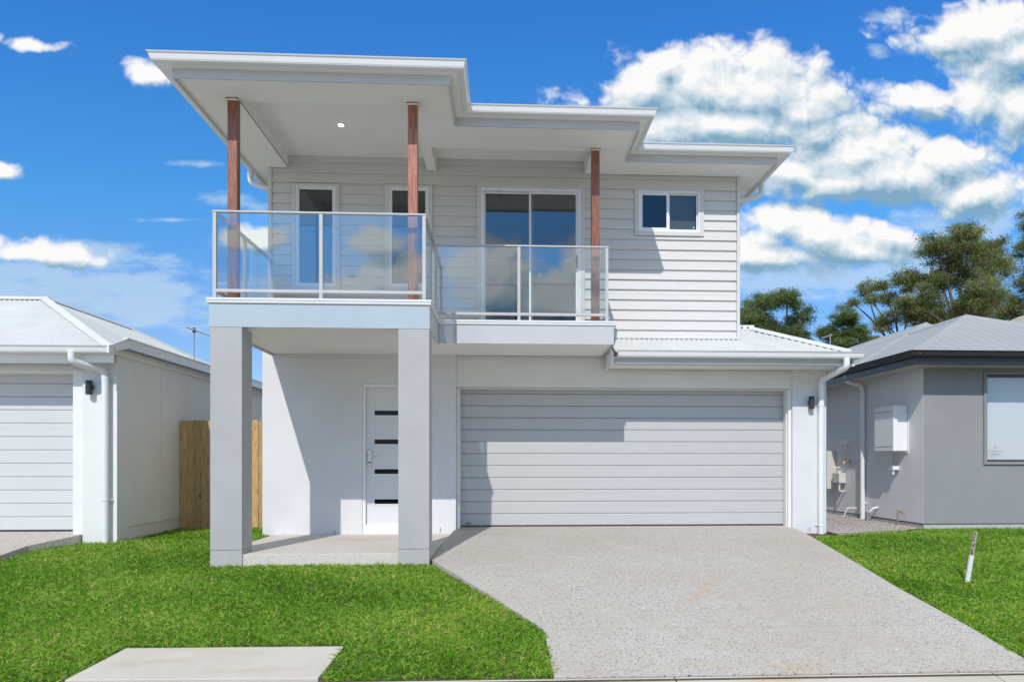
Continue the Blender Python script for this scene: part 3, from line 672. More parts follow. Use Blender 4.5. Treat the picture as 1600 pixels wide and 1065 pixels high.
# balcony deck (L shaped)
dk_o = part(B().box(-3.39, -.87, 8.73, 9.92, 3.30, 3.372).box(-3.39, 1.49, 9.92, 11.02, 3.30, 3.372), 'balcony_deck', M_tile)
B().box(-3.404, -.862, 8.715, 8.735, 3.062, 3.325).build('deck_fascia', M_fascia_blue, dk_o, bevel=.002, label='front fascia over the pillars with pale blue reflection in its colour')
B().box(-.882, -.862, 8.737, 9.90, 3.062, 3.325).build('deck_fascia', M_fascia, dk_o)
B().box(-3.404, -3.384, 8.737, 11.055, 3.062, 3.325).build('deck_fascia', M_fascia, dk_o)
B().box(-.860, 1.50, 9.905, 9.925, 3.085, 3.345).build('deck_fascia', M_fascia, dk_o, bevel=.002)
B().box(1.48, 1.50, 9.927, 11.055, 3.085, 3.345).build('deck_fascia', M_fascia, dk_o)
for bx in ((-3.38, -.885, 8.74, 9.93), (-3.38, 1.476, 9.932, 11.058)):
    B().box(bx[0], bx[1], bx[2], bx[3], 3.095, 3.11).build('deck_soffit', M_soffit, dk_o)
def cap(pts, par):
    ms = miters(pts, closed=False)
    for i in range(len(pts)-1):
        for pr in ([(0, 3.374), (.022, 3.374), (.022, 3.399), (0, 3.399)], [(-.01, 3.338), (.012, 3.338), (.018, 3.347), (.018, 3.366), (-.01, 3.366)], [(-.03, 3.366), (.010, 3.366), (.010, 3.374), (-.03, 3.374)]):
            q = [(o-.02 if j < 0 else o, z) for j, (o, z) in enumerate(pr)]
            sweep([(o, z) for o, z in pr], pts[i], pts[i+1], ms[i], ms[i+1]).build('edge_cap', M_gutter, par)
cap([(-3.404, 11.03), (-3.404, 8.715), (-.862, 8.715), (-.862, 9.905), (1.50, 9.905), (1.50, 11.03)], dk_o)
# timber posts
for (x0, x1, y0, y1, zt, lab) in ((-3.281, -3.165, 8.95, 9.06, 5.83, None), (-1.147, -1.033, 8.95, 9.06, 5.83, None), (1.225, 1.335, 10.13, 10.24, 5.83, None)):
    p = part(B().box(x0, x1, y0, y1, 3.374, zt), 'timber_post', M_post, bevel=.006, origin=((x0+x1)/2, y0, 3.374))
    frame_box(B(), x0-.012, x1+.012, 5.80, 5.83, y0-.012, y0-.001, .012).box(x0-.012, x1+.012, y0-.012, y0-.001, 5.812, 5.829).build('post_bead', M_soffit, p)
# balustrades
def balustrade(pts, posts, panes):
    zt, zb = 4.436, 3.50; main = None
    r = B()
    for i, (a, c) in enumerate(zip(pts, pts[1:])):
        horiz = abs(a[1]-c[1]) < 1e-6
        def bar(z0, z1, w):
            if horiz: return B().box(min(a[0], c[0])-w, max(a[0], c[0])+w, a[1]-w, a[1]+w, z0, z1)
            return B().box(a[0]-w, a[0]+w, min(a[1], c[1])+w+.001, max(a[1], c[1])-(w+.001 if i else 0), z0, z1)
        o = bar(zt-.022, zt, .026)
        if main is None: main = part(o, 'balustrade', M_rail, bevel=.004)
        else: o.build('top_rail', M_rail, main, bevel=.004)
        bar(zb-.018, zb+.018, .022).build('bottom_rail', M_rail, main, bevel=.004)
    for (x, y) in posts: 
        B().box(x-.021, x+.021, y-.021, y+.021, 3.40, zt-.023).build('balustrade_post', M_rail, main, bevel=.003)
        B().box(x-.04, x+.04, y-.04, y+.04, 3.400, 3.408).build('base_plate', M_rail, main)
    for (a, c) in panes:
        if abs(a[1]-c[1]) < 1e-6: B().box(a[0]+.024, c[0]-.024, a[1]-.004, a[1]+.004, zb+.019, zt-.024).build('glass_panel', M_glass_rail, main)
        else: B().box(a[0]-.004, a[0]+.004, a[1]+.024, c[1]-.024, zb+.019, zt-.024).build('glass_panel', M_glass_rail, main)
    return main
XA, XB, YA, YB, XC = -3.366, -.935, 8.80, 10.0, 1.415
balustrade([(XA, YA), (XB, YA)], [(XA, YA), (-2.14, YA), (XB, YA)], [((XA, YA), (-2.14, YA)), ((-2.14, YA), (XB, YA))])
balustrade([(XA, YA+.03), (XA, 10.99)], [(XA, 9.80), (XA, 10.96)], [((XA, YA), (XA, 9.80)), ((XA, 9.80), (XA, 10.96))])
balustrade([(XB, YA+.03), (XB, YB-.03)], [(XB+.012, YB-.05)], [((XB, YA), (XB, YB-.06))])
balustrade([(XB+.055, YB), (XC, YB)], [(.215, YB), (XC, YB)], [((XB+.03, YB), (.215, YB)), ((.215, YB), (XC, YB))])
balustrade([(XC, YB+.03), (XC, 11.0)], [(XC, 10.96)], [((XC, YB), (XC, 10.96))])

# main roof
FP = [(-3.785, 8.375), (-.525, 8.375), (-.525, 9.395), (1.855, 9.395), (1.855, 10.395), (4.05, 10.395), (4.05, 16.4), (-3.785, 16.4)]
b = B(); top = 6.035
rects = [(-3.75, -.56, 8.40, 11.3), (-.56, 1.82, 9.42, 11.3), (1.82, 4.02, 10.42, 11.3), (-3.75, 4.02, 11.3, 16.38)]
for r in rects: b.box(r[0], r[1], r[2], r[3], top, top+.03)
rf = part(b, 'roof', M_roof_white)
ms = miters(FP)
for i in range(len(FP)):
    P0, P1 = FP[i], FP[(i+1) % len(FP)]; m0, m1 = ms[i], ms[(i+1) % len(FP)]
    sweep(gutter_profile(6.0), P0, P1, m0, m1).build('gutter', M_gutter, rf)
    sweep([(-.079, 5.904), (.0, 5.904), (.0, 6.03), (-.079, 6.03)], P0, P1, m0, m1).build('eave_strip', M_soffit, rf)
    sweep([(-.099, 5.80), (-.080, 5.80), (-.080, 6.03), (-.099, 6.03)], P0, P1, m0, m1).build('fascia', M_fascia_paint, rf)
    sweep([(-.124, 5.822), (-.100, 5.822), (-.100, 5.828), (-.124, 5.828)], P0, P1, m0, m1).build('soffit_bead', M_soffit, rf)
b = B()      # overflow slots pressed into the gutter face
for (xa, xb, y) in ((-3.85, -.45, 8.375), (-.40, 1.92, 9.395), (2.0, 4.12, 10.395)):
    x = xa+.03
    while x < xb-.06: b.box(x, x+.05, y-.0945, y-.088, 5.965, 5.9675); x += .075
b.build('overflow_slots', M_taupe, rf, kind='stuff')
R1 = (-3.165, -1.13, 9.03, 11.06); R2 = (-.985, 1.222, 10.22, 11.06)
def soffit(x0, x1, y0, y1, holes):
    for a, c, d, e in grid_rects(x0, x1, y0, y1, holes): B().box(a, c, d, e, 5.83, 5.845).build('soffit_panel', M_soffit, rf)
soffit(-3.70, -.61, 8.462, 11.03, [R1, R2])
soffit(-.61, 1.77, 9.482, 11.03, [R1, R2]); soffit(1.77, 3.965, 10.482, 11.03, [])
soffit(-3.70, UX0-.001, 11.03, 16.38, []); soffit(UX1+.001, 3.965, 11.03, 16.38, [])
# soffit corner strip where the front steps
for R in (R1, R2):
    b = B().box(R[0]-.02, R[0], R[2]-.02, R[3], 5.829, 6.02).box(R[1], R[1]+.02, R[2]-.02, R[3], 5.829, 6.02).box(R[0], R[1], R[2]-.02, R[2], 5.829, 6.02)
    b.build('beam', M_soffit, rf); B().box(R[0]-.02, R[1]+.02, R[2]-.02, R[3], 6.021, 6.033).build('balcony_ceiling', M_soffit, rf)
# recessed ceiling light
o = B().cyl((-2.17, 10.0, 6.010), .048, .010, 'z', 24).build('ceiling_light', M_white, rf); B().cyl((-2.17, 10.0, 6.004), .036, .006, 'z', 24).build('lamp', M_lamp, o)
# roof downpipes on the sides
for pts in ([(-3.84, 11.42, 5.91), (-3.84, 11.42, 5.74), (-3.60, 11.42, 5.66), (-3.50, 11.42, 5.655), (-3.50, 11.42, 3.34)], [(4.10, 11.5, 5.91), (4.10, 11.5, 5.72), (3.80, 11.5, 5.64), (3.65, 11.5, 5.63), (3.65, 11.5, 3.5)]):
    part(B().tube(pts, .042, 14, .10), 'downpipe', M_pvc, smooth=True)

# lower roof over the garage
PIT = .47; AMP, PER = .008, .076
def corrugated(origin, ed, ud, s0, s1, lo, hi, b=None, per=PER, amp=AMP, sub=6):
    b = b or B(); ed = Vector(ed).normalized(); ud = Vector(ud); run = Vector((ud.x, ud.y, 0)); nrm = ed.cross(ud).normalized()
    if nrm.z < 0: nrm = -nrm
    n = int((s1-s0)/(per/sub)); prev = None; o = Vector(origin)
    for i in range(n+1):
        s = s0+(s1-s0)*i/n; h = amp*math.cos(2*math.pi*s/per); l, u = lo(s), hi(s)
        if u <= l+1e-4: prev = None; continue
        p = o+ed*s+ud*l+nrm*h; q = o+ed*s+ud*u+nrm*h; cur = (b.bm.verts.new(p), b.bm.verts.new(q))
        if prev: b.bm.faces.new((prev[0], cur[0], cur[1], prev[1]))
        prev = cur
    return b
ez, ey = 3.065, 10.40          # eave line
def hi_front(s):              # s = X ; upslope run in Y
    X = s
    if X < 3.62: return 11.07-ey
    return min(1.13, max(0, 5.10-X))
gr = part(corrugated((0, ey, ez), (1, 0, 0), (0, 1, PIT), 1.58, 5.10, lambda s: -.03, hi_front), 'garage_roof', M_roof_white, smooth=True)
# side slope, eave towards the right neighbour
corrugated((5.10, 0, ez), (0, 1, 0), (-1, 0, PIT), ey, 16.0, lambda s: -.03, lambda s: min(1.13, max(0, s-ey))).build('side_roof_sheet', M_roof_white, gr, smooth=True)
B().box(3.62, 3.99, 11.55, 16.0, ez+1.13*PIT-.03, ez+1.13*PIT).build('top_flat', M_roof_white, gr)
def ridgecap(p, q, w, par, m, name='ridge_cap'):
    p, q = Vector(p), Vector(q); d = (q-p).normalized(); sd_ = Vector((d.y, -d.x, 0)).normalized(); up = Vector((0, 0, 1))
    prf = [sd_*-w-up*.45*w, sd_*-w*.25+up*.012, up*.022, sd_*w*.25+up*.012, sd_*w-up*.45*w, sd_*w-up*(.45*w+.006), up*.004, sd_*-w-up*(.45*w+.006)]
    return B().loft([[tuple(p+v) for v in prf], [tuple(q+v) for v in prf]]).build(name, m, par)
ridgecap((5.06, 10.44, ez+.04), (3.97, 11.53, ez+1.13*PIT+.03), .07, gr, M_roof_white)
o = B().box(3.61, 3.985, 11.50, 11.57, ez+1.10*PIT+.005, ez+1.10*PIT+.085).build('ridge_end_cap', M_white, gr, bevel=.006)
for x in (3.70, 3.80, 3.90): 
    pass
b = B()
for x in (3.69, 3.785, 3.88):
    b.cyl((x, 11.494, ez+1.10*PIT+.045), .022, .006, 'y', 16)
b.build('vent_holes', M_taupe, gr)
b = B().prism([(1.60, 11.0, ez+.6*PIT+.012), (1.60, 11.04, ez+.6*PIT+.05), (1.60, 11.045, ez+.6*PIT+.012)], (2.0, 0, 0)); b.build('apron_flashing', M_roof_white, gr)
GP = [(1.62, 11.0), (1.62, 10.42), (5.09, 10.42), (5.09, 16.0)]
gm = miters(GP, closed=False)
for i in (1, 2):
    sweep(gutter_profile(3.08), GP[i], GP[i+1], gm[i] if i > 1 else Vector((0, -1)), gm[i+1]).build('gutter', M_gutter, gr)
sweep(gutter_profile(3.08), (1.615, 10.42), (1.619, 10.42), (0, -1), (0, -1)).build('gutter_stop_end', M_white, gr)
B().box(1.58, 5.09, 10.421, 10.475, 2.984, 2.998).build('eave_strip', M_soffit, gr)
sweep([(-.075, 2.885), (-.056, 2.885), (-.056, 3.06), (-.075, 3.06)], (1.585, 10.42), (5.09, 10.42), (0, -1), gm[2]).build('fascia', M_fascia_paint, gr)
sweep([(-.02, 2.885), (-.001, 2.885), (-.001, 3.06), (-.02, 3.06)], GP[2], GP[3], gm[2], gm[3]).build('fascia', M_soffit, gr)
B().prism([(1.545, 10.425, 2.885), (1.545, 10.425, 3.06), (1.545, 11.05, 3.35), (1.545, 11.05, 2.885)], (.03, 0, 0)).build('gable_end_panel', M_soffit, gr)
B().box(1.60, 5.07, 10.44, 11.058, 2.905, 2.918).build('soffit_panel', M_soffit, gr); B().box(4.96, 5.07, 11.06, 16, 2.905, 2.918).build('soffit_panel', M_soffit, gr)
b = B(); x = 1.66
while x < 5.1: b.box(x, x+.05, 10.42-.0945, 10.42-.088, 3.045, 3.0475); x += .075
b.build('overflow_slots', M_taupe, gr, kind='stuff')
# garage downpipe with offset bend
dp = part(B().tube([(4.945, 10.36, 2.99), (4.945, 10.36, 2.86), (4.85, 11.0, 2.74), (4.85, 11.0, 2.6), (4.85, 11.0, .36)], .045, 16, .11), 'downpipe', M_pvc, smooth=True)
for z in (.52, 2.35):
    B().cyl((4.85, 11.0, z), .050, .022, 'z', 18).box(4.78, 4.92, 11.04, 11.059, z+.002, z+.02).build('pipe_bracket', M_pvc, dp)
# wall light
def wall_light(x, y, z, par):
    o = B().cyl((x, y-.075, z), .042, .185, 'z', 22).build('wall_light', M_dark, par, smooth=True)
    B().box(x-.025, x+.025, y-.035, y, z+.06, z+.125).build('mounting_plate', M_dark, o, bevel=.003)
    B().cyl((x, y-.075, z-.003), .034, .003, 'z', 18).build('lens', M_glass_door, o)
wall_light(4.695, 11.06, 2.31, H)
for x, z in ((-2.49, .42), (-.935, .45), (4.70, .43)):
    part(B().box(x-.005, x+.005, 11.053, 11.0595, z, z+.07), 'weep_vent', M_taupe)

# ================================================================== left neighbour
NL = thing('house', 'single-storey off-white house at the left edge with a garage door and pale hip roof', 'house', (-5.2, 10.2, .45))
b = B().box(-5.644, -5.201, 10.2, 10.5, .3, 2.91).box(-14, -9.6, 10.2, 10.5, .3, 2.91).box(-9.6, -5.644, 10.26, 10.5, 2.735, 2.91)
nw = b.build('front_wall', M_render_warm, NL)
for y0, y1 in ((10.5, 11.497), (11.503, 12.497), (12.503, 14.2), (14.206, 16.2)):
    B().box(-5.36, -5.201, y0, y1, .60, 3.06).build('wall_panel', M_render_warm, nw)
B().box(-5.36, -5.201, 10.2, 10.5, 2.91, 3.06).build('wall_panel', M_render_warm, nw)
B().box(-5.36, -5.215, 10.5, 16.2, .3, .597).box(-5.36, -5.215, 16.2, 16.21, .3, 3).build('plinth', M_render_warm, nw)
B().box(-5.22, -5.19, 10.19, 10.22, .44, 2.45).build('corner_bead', M_white, nw)
B().box(-14, -5.36, 16.1, 16.2, .3, 3.06).build('rear_wall', M_render_warm, nw)
g = B().box(-9.7, -5.70, 10.53, 10.56, .55, 2.80).build('garage_door', M_garage_nb, NL)
z = .555
while z < 2.72:
    c = min(z+.184, 2.733); y = 10.50
    B().prism([(-9.6, y+.012, z+.001), (-9.6, y, z+.012), (-9.6, y, c-.012), (-9.6, y+.012, c-.001), (-9.6, y+.028, c-.001), (-9.6, y+.028, z+.001)], (3.76, 0, 0)).build('door_panel', M_garage_nb, g, origin=(-9.6, y, z)); z += .184
B().box(-9.6, -5.84, 10.497, 10.53, .532, .554).build('rubber_seal', M_rubber, g)
B().box(-5.86, -5.792, 10.42, 10.50, .5, 2.734).build('jamb', M_white, g, bevel=.003); B().box(-5.790, -5.646, 10.235, 10.50, .5, 2.734).build('jamb_trim', M_white, g, bevel=.003)
B().box(-9.6, -5.792, 10.27, 10.50, 2.70, 2.734).build('head_trim', M_white, g)
# roof
LP = .51; lx, ly, lz = -5.09, 9.87, 2.99; run = 2.08
nr = corrugated((0, ly, lz), (1, 0, 0), (0, 1, LP), -14, lx, lambda s: -.03, lambda s: min(run, lx-s)).build('roof', M_roof_white, NL, smooth=True)
corrugated((lx, 0, lz), (0, 1, 0), (-1, 0, LP), ly, 16.4, lambda s: -.02, lambda s: min(run, s-ly, (16.6-s))).build('side_roof_sheet', M_roof_white, nr, smooth=True)
ridgecap((lx, ly, lz+.02), (lx-run, ly+run, lz+run*LP+.03), .08, nr, M_roof_white)
ridgecap((-14, ly+run, lz+run*LP+.02), (lx-run+.05, ly+run, lz+run*LP+.02), .08, nr, M_roof_white)
ridgecap((lx-run, ly+run, lz+run*LP+.02), (lx-run, 14.5, lz+run*LP+.02), .08, nr, M_roof_white)
ridgecap((lx-run, 14.5, lz+run*LP+.02), (lx, 16.6, lz+.02), .08, nr, M_roof_white)
sweep(gutter_profile(3.0), (-14, 9.87), (-5.10, 9.87), (0, -1), (0, -1)).build('gutter', M_gutter, nr)
B().box(-14, -5.10, 9.931, 9.95, 2.80, 2.985).box(-14, -5.10, 9.871, 9.9305, 2.904, 2.985).build('fascia', M_soffit, nr); B().box(-14, -5.202, 9.951, 10.199, 2.815, 2.83).build('soffit_panel', M_soffit, nr)
# side eave: box fascia that climbs from the front gutter and runs back
B().prism([(-5.10, 9.76, 2.905), (-5.10, 9.76, 2.995), (-5.10, 10.25, 3.17), (-5.10, 10.25, 3.03)], (.03, 0, 0)).build('raked_fascia', M_gutter, nr)
B().box(-5.10, -5.07, 10.251, 16.4, 3.03, 3.155).build('side_fascia', M_gutter, nr); B().box(-5.11, -5.055, 10.2, 16.4, 3.156, 3.172).build('roof_capping', M_gutter, nr)
B().box(-5.2, -5.102, 10.0, 16.2, 3.045, 3.06).build('soffit_panel', M_soffit, nr); B().box(-5.20, -5.16, 10.0, 16.2, 2.93, 3.044).build('eave_bead', M_soffit, nr)
dpl = B().tube([(-5.56, 9.80, 2.92), (-5.56, 9.80, 2.80), (-5.33, 10.12, 2.72), (-5.31, 10.13, 2.6), (-5.31, 10.13, .42)], .045, 16, .10).build('downpipe', M_pvc, NL, smooth=True)
for z in (.98, 2.60): B().cyl((-5.31, 10.13, z), .050, .022, 'z', 18).box(-5.38, -5.24, 10.17, 10.199, z+.002, z+.02).build('pipe_bracket', M_pvc, dpl)
wall_light(-5.52, 10.2, 2.40, NL)
# antenna on its roof
ta = thing('tv_antenna', 'thin television antenna on a mast above the left neighbour roof', 'antenna', (-5.98, 14.6, 3.35))
B().cyl((-5.98, 14.6, 3.30), .011, .80, 'z', 8).build('mast', M_galv, ta)
B().tube([(-6.04, 14.35, 4.06), (-5.80, 15.1, 3.99)], .012, 6).build('boom', M_galv, ta)
for t_ in (0, .2, .42, .66, .9): B().tube([(-6.04+.24*t_-.22+.05*t_, 14.35+.75*t_, 4.06-.07*t_), (-6.04+.24*t_+.22-.05*t_, 14.35+.75*t_, 4.06-.07*t_)], .004, 5).build('element', M_galv, ta)
B().box(-6.00, -5.96, 14.57, 14.63, 4.0, 4.09).build('clamp', M_dark, ta)

# fence
FN = thing('fence', 'tall timber paling fence between the left neighbour and the white house', 'fence', (-4.4, 12.1, .42))
x = -5.195; i = 0
while x < -3.56:
    w = .112+random.uniform(-.004, .004); yy = 12.12+(.014 if i % 2 else 0)
    B().box(x, min(x+w, -3.55), yy, yy+.013, .40+random.uniform(-.015, .01), 2.17+random.uniform(-.008, .008)).build('paling', M_paling, FN, origin=(x, yy, .42)); x += w-.001+random.uniform(0, .005); i += 1
for z in (.62, 1.25, 1.85): B().box(-5.195, -3.55, 12.15, 12.19, z, z+.075).build('rail', M_paling, FN)

# ================================================================== right neighbour
NR = thing('house', 'single-storey mid-grey house at the right edge with black gutters and a light grey hip roof', 'house', (6.75, 11.5, .42))
wn_ = (7.79, 10.2, 1.50, 2.905)
b = B()
for a, c, d, e in grid_rects(6.753, 16, .505, 3.03, [wn_]): b.box(a, c, 11.5, 11.66, d, e)
b.box(6.753, 6.90, 11.66, 13.75, .505, 3.03)
nwr = b.build('wall', M_render_dark, NR)
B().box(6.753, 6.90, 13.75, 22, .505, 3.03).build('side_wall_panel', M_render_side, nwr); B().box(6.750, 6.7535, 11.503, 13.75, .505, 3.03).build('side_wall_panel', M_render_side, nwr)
B().box(6.79, 6.92, 13.68, 13.75, .40, 3.0).build('wall_joint_cover', M_render_dark, nwr)
B().box(6.78, 16, 11.525, 11.7, .49, .512).box(6.78, 6.9, 11.7, 22, .49, .512).build('shadow_gap', M_dark, nwr)
B().box(6.76, 16, 11.507, 11.7, .25, .488).box(6.76, 6.9, 11.7, 22, .25, .488).build('plinth', M_plinth, nwr)
B().box(6.9, 16, 21.9, 22, .3, 3.0).build('rear_wall', M_render_dark, nwr)
# window with blind and sticker
fr = frame_box(B(), wn_[0]-.045, wn_[1]+.045, wn_[2]-.045, wn_[3]+.045, 11.47, 11.52, .045).build('window', M_taupe, NR, bevel=.003)
frame_box(B(), *wn_, 11.515, 11.60, .035).build('sash', M_dkframe, fr, bevel=.002)
B().box(wn_[0]+.035, wn_[1]-.035, 11.55, 11.556, wn_[2]+.035, wn_[3]-.035).build('pane', M_glass_nb, fr)
B().box(wn_[0]+.06, wn_[1]-.04, 11.615, 11.618, wn_[2]+.02, wn_[3]-.03).build('blind', M_blind, fr)
B().box(wn_[0]-.02, wn_[1]+.02, 11.80, 11.84, wn_[2]-.1, wn_[3]+.1).build('room_backing', M_int, fr)
def text(body, x, z, y, size, name, par, m):
    cu = bpy.data.curves.new(name, 'FONT'); cu.body = body; cu.size = size; cu.align_x = 'CENTER'
    to = bpy.data.objects.new('tmp', cu); COL.objects.link(to); bpy.context.view_layer.update()
    me = bpy.data.meshes.new_from_object(to.evaluated_get(bpy.context.evaluated_depsgraph_get())); bpy.data.objects.remove(to); me.materials.clear(); me.materials.append(m)
    o = bpy.data.objects.new(name, me); COL.objects.link(o); o.location = (x, y, z); o.rotation_euler = (math.pi/2, 0, 0); setpar(o, par); return o
text('10-12 Bentley Street', 7.985, 1.66, 11.545, .030, 'window_lettering', fr, M_print)
text('LEASEHOLD', 7.98, 1.615, 11.545, .026, 'window_lettering', fr, M_print)
text('coral lane', 7.98, 1.715, 11.545, .022, 'window_lettering', fr, M_print)
B().prism([(7.97, 11.545, 1.745), (7.98, 11.545, 1.77), (7.99, 11.545, 1.745)], (0, .002, 0)).build('window_logo', M_print, fr)
# eaves and roofs
GX, GYF, GT = 6.33, 11.03, 3.205; RP = .436
EP = [(GX, 22.5), (GX, GYF), (16, GYF)]; em_ = miters(EP, closed=False)
rr = None
def hip(x0, y0, x1, z, run_, yend, name, m, par, flat=True):
    cx = x0+run_; b = B(); zt = z+run_*RP
    b.poly([(x0, y0, z), (x1, y0, z), (x1-run_, y0+run_, zt), (cx, y0+run_, zt)] if x1-x0 > 2*run_+.01 else [(x0, y0, z), (x0+2*run_, y0, z), (cx, y0+run_, zt)])
    b.poly([(x0, yend, z), (x0, y0, z), (cx, y0+run_, zt), (cx, yend, zt)])
    b.poly([(x0+2*run_, y0, z), (x0+2*run_, yend, z), (cx, yend, zt), (cx, y0+run_, zt)])
    b.poly([(x0, yend, z), (cx, yend, zt), (x0+2*run_, yend, z)])
    return b.build(name, m, par)
ro = hip(GX-.03, GYF-.03, 0, GT-.01, 2.37, 22.5, 'roof', M_roof_grey, NR)
hip(GX-.03, 12.95, 0, GT-.005, 3.31, 22.4, 'rear_roof_plane', M_roof_grey, ro)
zt = GT-.01+2.37*RP
ridgecap((GX-.03, GYF-.03, GT), (GX-.03+2.37, GYF-.03+2.37, zt+.01), .10, ro, M_roof_grey)
ridgecap((GX-.03+4.74, GYF-.03, GT), (GX-.03+2.37, GYF-.03+2.37, zt+.01), .10, ro, M_roof_grey)
ridgecap((GX-.03+2.37, GYF-.03+2.37, zt+.01), (GX-.03+2.37, 17, zt+.01), .10, ro, M_roof_grey)
ridgecap((GX-.03+3.31, 12.95+3.31, GT+3.31*RP), (GX-.03+3.31, 22.4, GT+3.31*RP), .10, ro, M_roof_grey)
ridgecap((GX-.03, 12.95, GT), (GX-.03+3.31, 12.95+3.31, GT+3.31*RP), .10, ro, M_roof_grey)
# standing ribs on the front slope
b = B()
for k in range(1, 48):
    x = GX+k*.2; top_ = min(2.3, x-GX-.05, GX+4.74-x-.05)
    if top_ > .1:
        a = Vector((x, GYF, GT+.004)); c = Vector((x, GYF+top_, GT+.004+top_*RP)); b.loft([[tuple(a+Vector(v)) for v in ((-.012, 0, 0), (0, 0, .010), (.012, 0, 0))], [tuple(c+Vector(v)) for v in ((-.012, 0, 0), (0, 0, .010), (.012, 0, 0))]], cap=False)
b.build('roof_ribs', M_roof_grey, ro, kind='stuff')
for i in range(2):
    sweep(gutter_profile(GT), EP[i], EP[i+1], em_[i], em_[i+1]).build('gutter', M_black, ro)
    sweep([(-.02, GT-.21), (-.001, GT-.21), (-.001, GT-.02), (-.02, GT-.02)], EP[i], EP[i+1], em_[i], em_[i+1]).build('fascia', M_black, ro)
B().box(GX+.02, 16, GYF+.021, 11.499, GT-.20, GT-.188).build('soffit_panel', M_beige_soffit, ro); B().box(GX+.02, 6.752, 11.50, 22, GT-.20, GT-.188).build('soffit_panel', M_beige_soffit, ro)
# side wall services
dpr = B().tube([(6.37, 13.35, 3.14), (6.37, 13.35, 2.98), (6.66, 13.38, 2.93), (6.69, 13.38, 2.8), (6.69, 13.38, .36)], .043, 14, .10).build('downpipe', M_pvc, NR, smooth=True)
for z in (.72, 2.72): B().cyl((6.69, 13.38, z), .047, .02, 'z', 16).box(6.70, 6.752, 13.34, 13.42, z, z+.02).build('pipe_bracket', M_pvc, dpr)
wh = B().box(6.50, 6.74, 11.95, 12.58, 1.68, 2.44).build('water_heater', M_white, NR, bevel=.008)
B().box(6.7405, 6.752, 11.92, 12.61, 1.64, 2.30).build('recess_box', M_white, wh, bevel=.003)
for z in (1.75, 2.34):
    b = B()
    for k in range(6): b.box(6.4975, 6.501, 12.0+k*.095, 12.08+k*.095, z, z+.012)
    b.build('louvre_slots', M_taupe, wh)
B().tube([(6.68, 12.27, 1.64), (6.68, 12.27, 1.50), (6.68, 12.27, 1.38), (6.745, 12.27, 1.34)], .014, 8, .03).build('copper_pipe', M_galv, wh, smooth=True)
B().box(6.63, 6.74, 12.20, 12.36, 1.36, 1.43).cyl((6.66, 12.25, 1.28), .018, .09, 'z', 10).build('valve', M_white, wh, bevel=.004)
mb = B().box(6.56, 6.752, 14.60, 15.05, .95, 1.72).build('meter_box', M_cream, NR, bevel=.008)
B().box(6.552, 6.56, 14.66, 14.98, 1.0, 1.66).build('meter_door', M_cream, mb, bevel=.003)
B().box(6.548, 6.552, 14.72, 14.84, 1.34, 1.46).build('meter_window', M_dkframe, mb)
gm_ = B().box(6.60, 6.74, 14.15, 14.45, 1.08, 1.28).build('gas_meter', M_cream, NR, bevel=.01)
for pts in ([(6.63, 14.2, 1.08), (6.63, 14.2, .92), (6.745, 14.2, .92)], [(6.63, 14.4, 1.27), (6.63, 14.4, 1.38), (6.745, 14.4, 1.38)]): B().tube(pts, .018, 8, .03).build('gas_pipe', M_cream, gm_, smooth=True)
B().cyl((6.66, 14.28, 1.28), .05, .05, 'z', 14).build('regulator', M_cream, gm_)
o = B().box(6.64, 6.752, 14.02, 14.16, 1.84, 1.94).cyl((6.68, 14.05, 1.74), .022, .12, 'z', 10).build('junction_outlet', M_white, NR, bevel=.01)
tp = B().tube([(6.752, 13.98, 1.50), (6.62, 13.98, 1.50), (6.60, 13.98, 1.44)], .014, 8, .03).build('wall_tap', M_brass, NR, smooth=True)
B().cyl((6.66, 13.98, 1.51), .008, .05, 'z', 8).box(6.625, 6.695, 13.97, 13.99, 1.56, 1.572).build('tap_handle', M_brass, tp)
B().tube([(6.752, 13.70, .62), (6.55, 13.70, .62), (6.50, 13.78, .40)], .012, 8, .02).build('drain_pipe', M_pvc, NR)

# standpipes in the gravel and grass beside the grey house
def standpipe(x, y, label, h):
    t_ = thing('water_standpipe', label, 'standpipe', (x, y, .40))
    B().cyl((x, y, .36), .018, h, 'z', 10).build('riser_pipe', M_galv, t_)
    B().tube([(x, y, .36+h), (x, y, .40+h), (x+.05, y-.02, .42+h), (x+.07, y-.02, .38+h)], .012, 8, .02).build('spout', M_brass, t_, smooth=True)
    B().box(x-.03, x+.03, y-.006, y+.006, .43+h, .44+h).cyl((x, y, .39+h), .007, .045, 'z', 8).build('tap_handle', M_brass, t_)
    B().cyl((x, y, .40+h*.35), .026, .03, 'z', 12).build('collar', M_brass, t_)
    return t_
standpipe(6.60, 12.0, 'galvanised standpipe tap at the grass edge near the grey house corner', .25)
t_ = thing('pipe_stub', 'stubby grey pipe with a white elbow beside the grey house downpipe', 'pipe', (6.62, 13.0, .42))
B().box(6.56, 6.64, 12.96, 13.04, .38, .60).build('pit_riser', M_galv, t_, bevel=.01); B().tube([(6.60, 13.0, .55), (6.66, 12.95, .66), (6.745, 12.93, .68)], .020, 10, .03).build('elbow', M_pvc, t_, smooth=True)
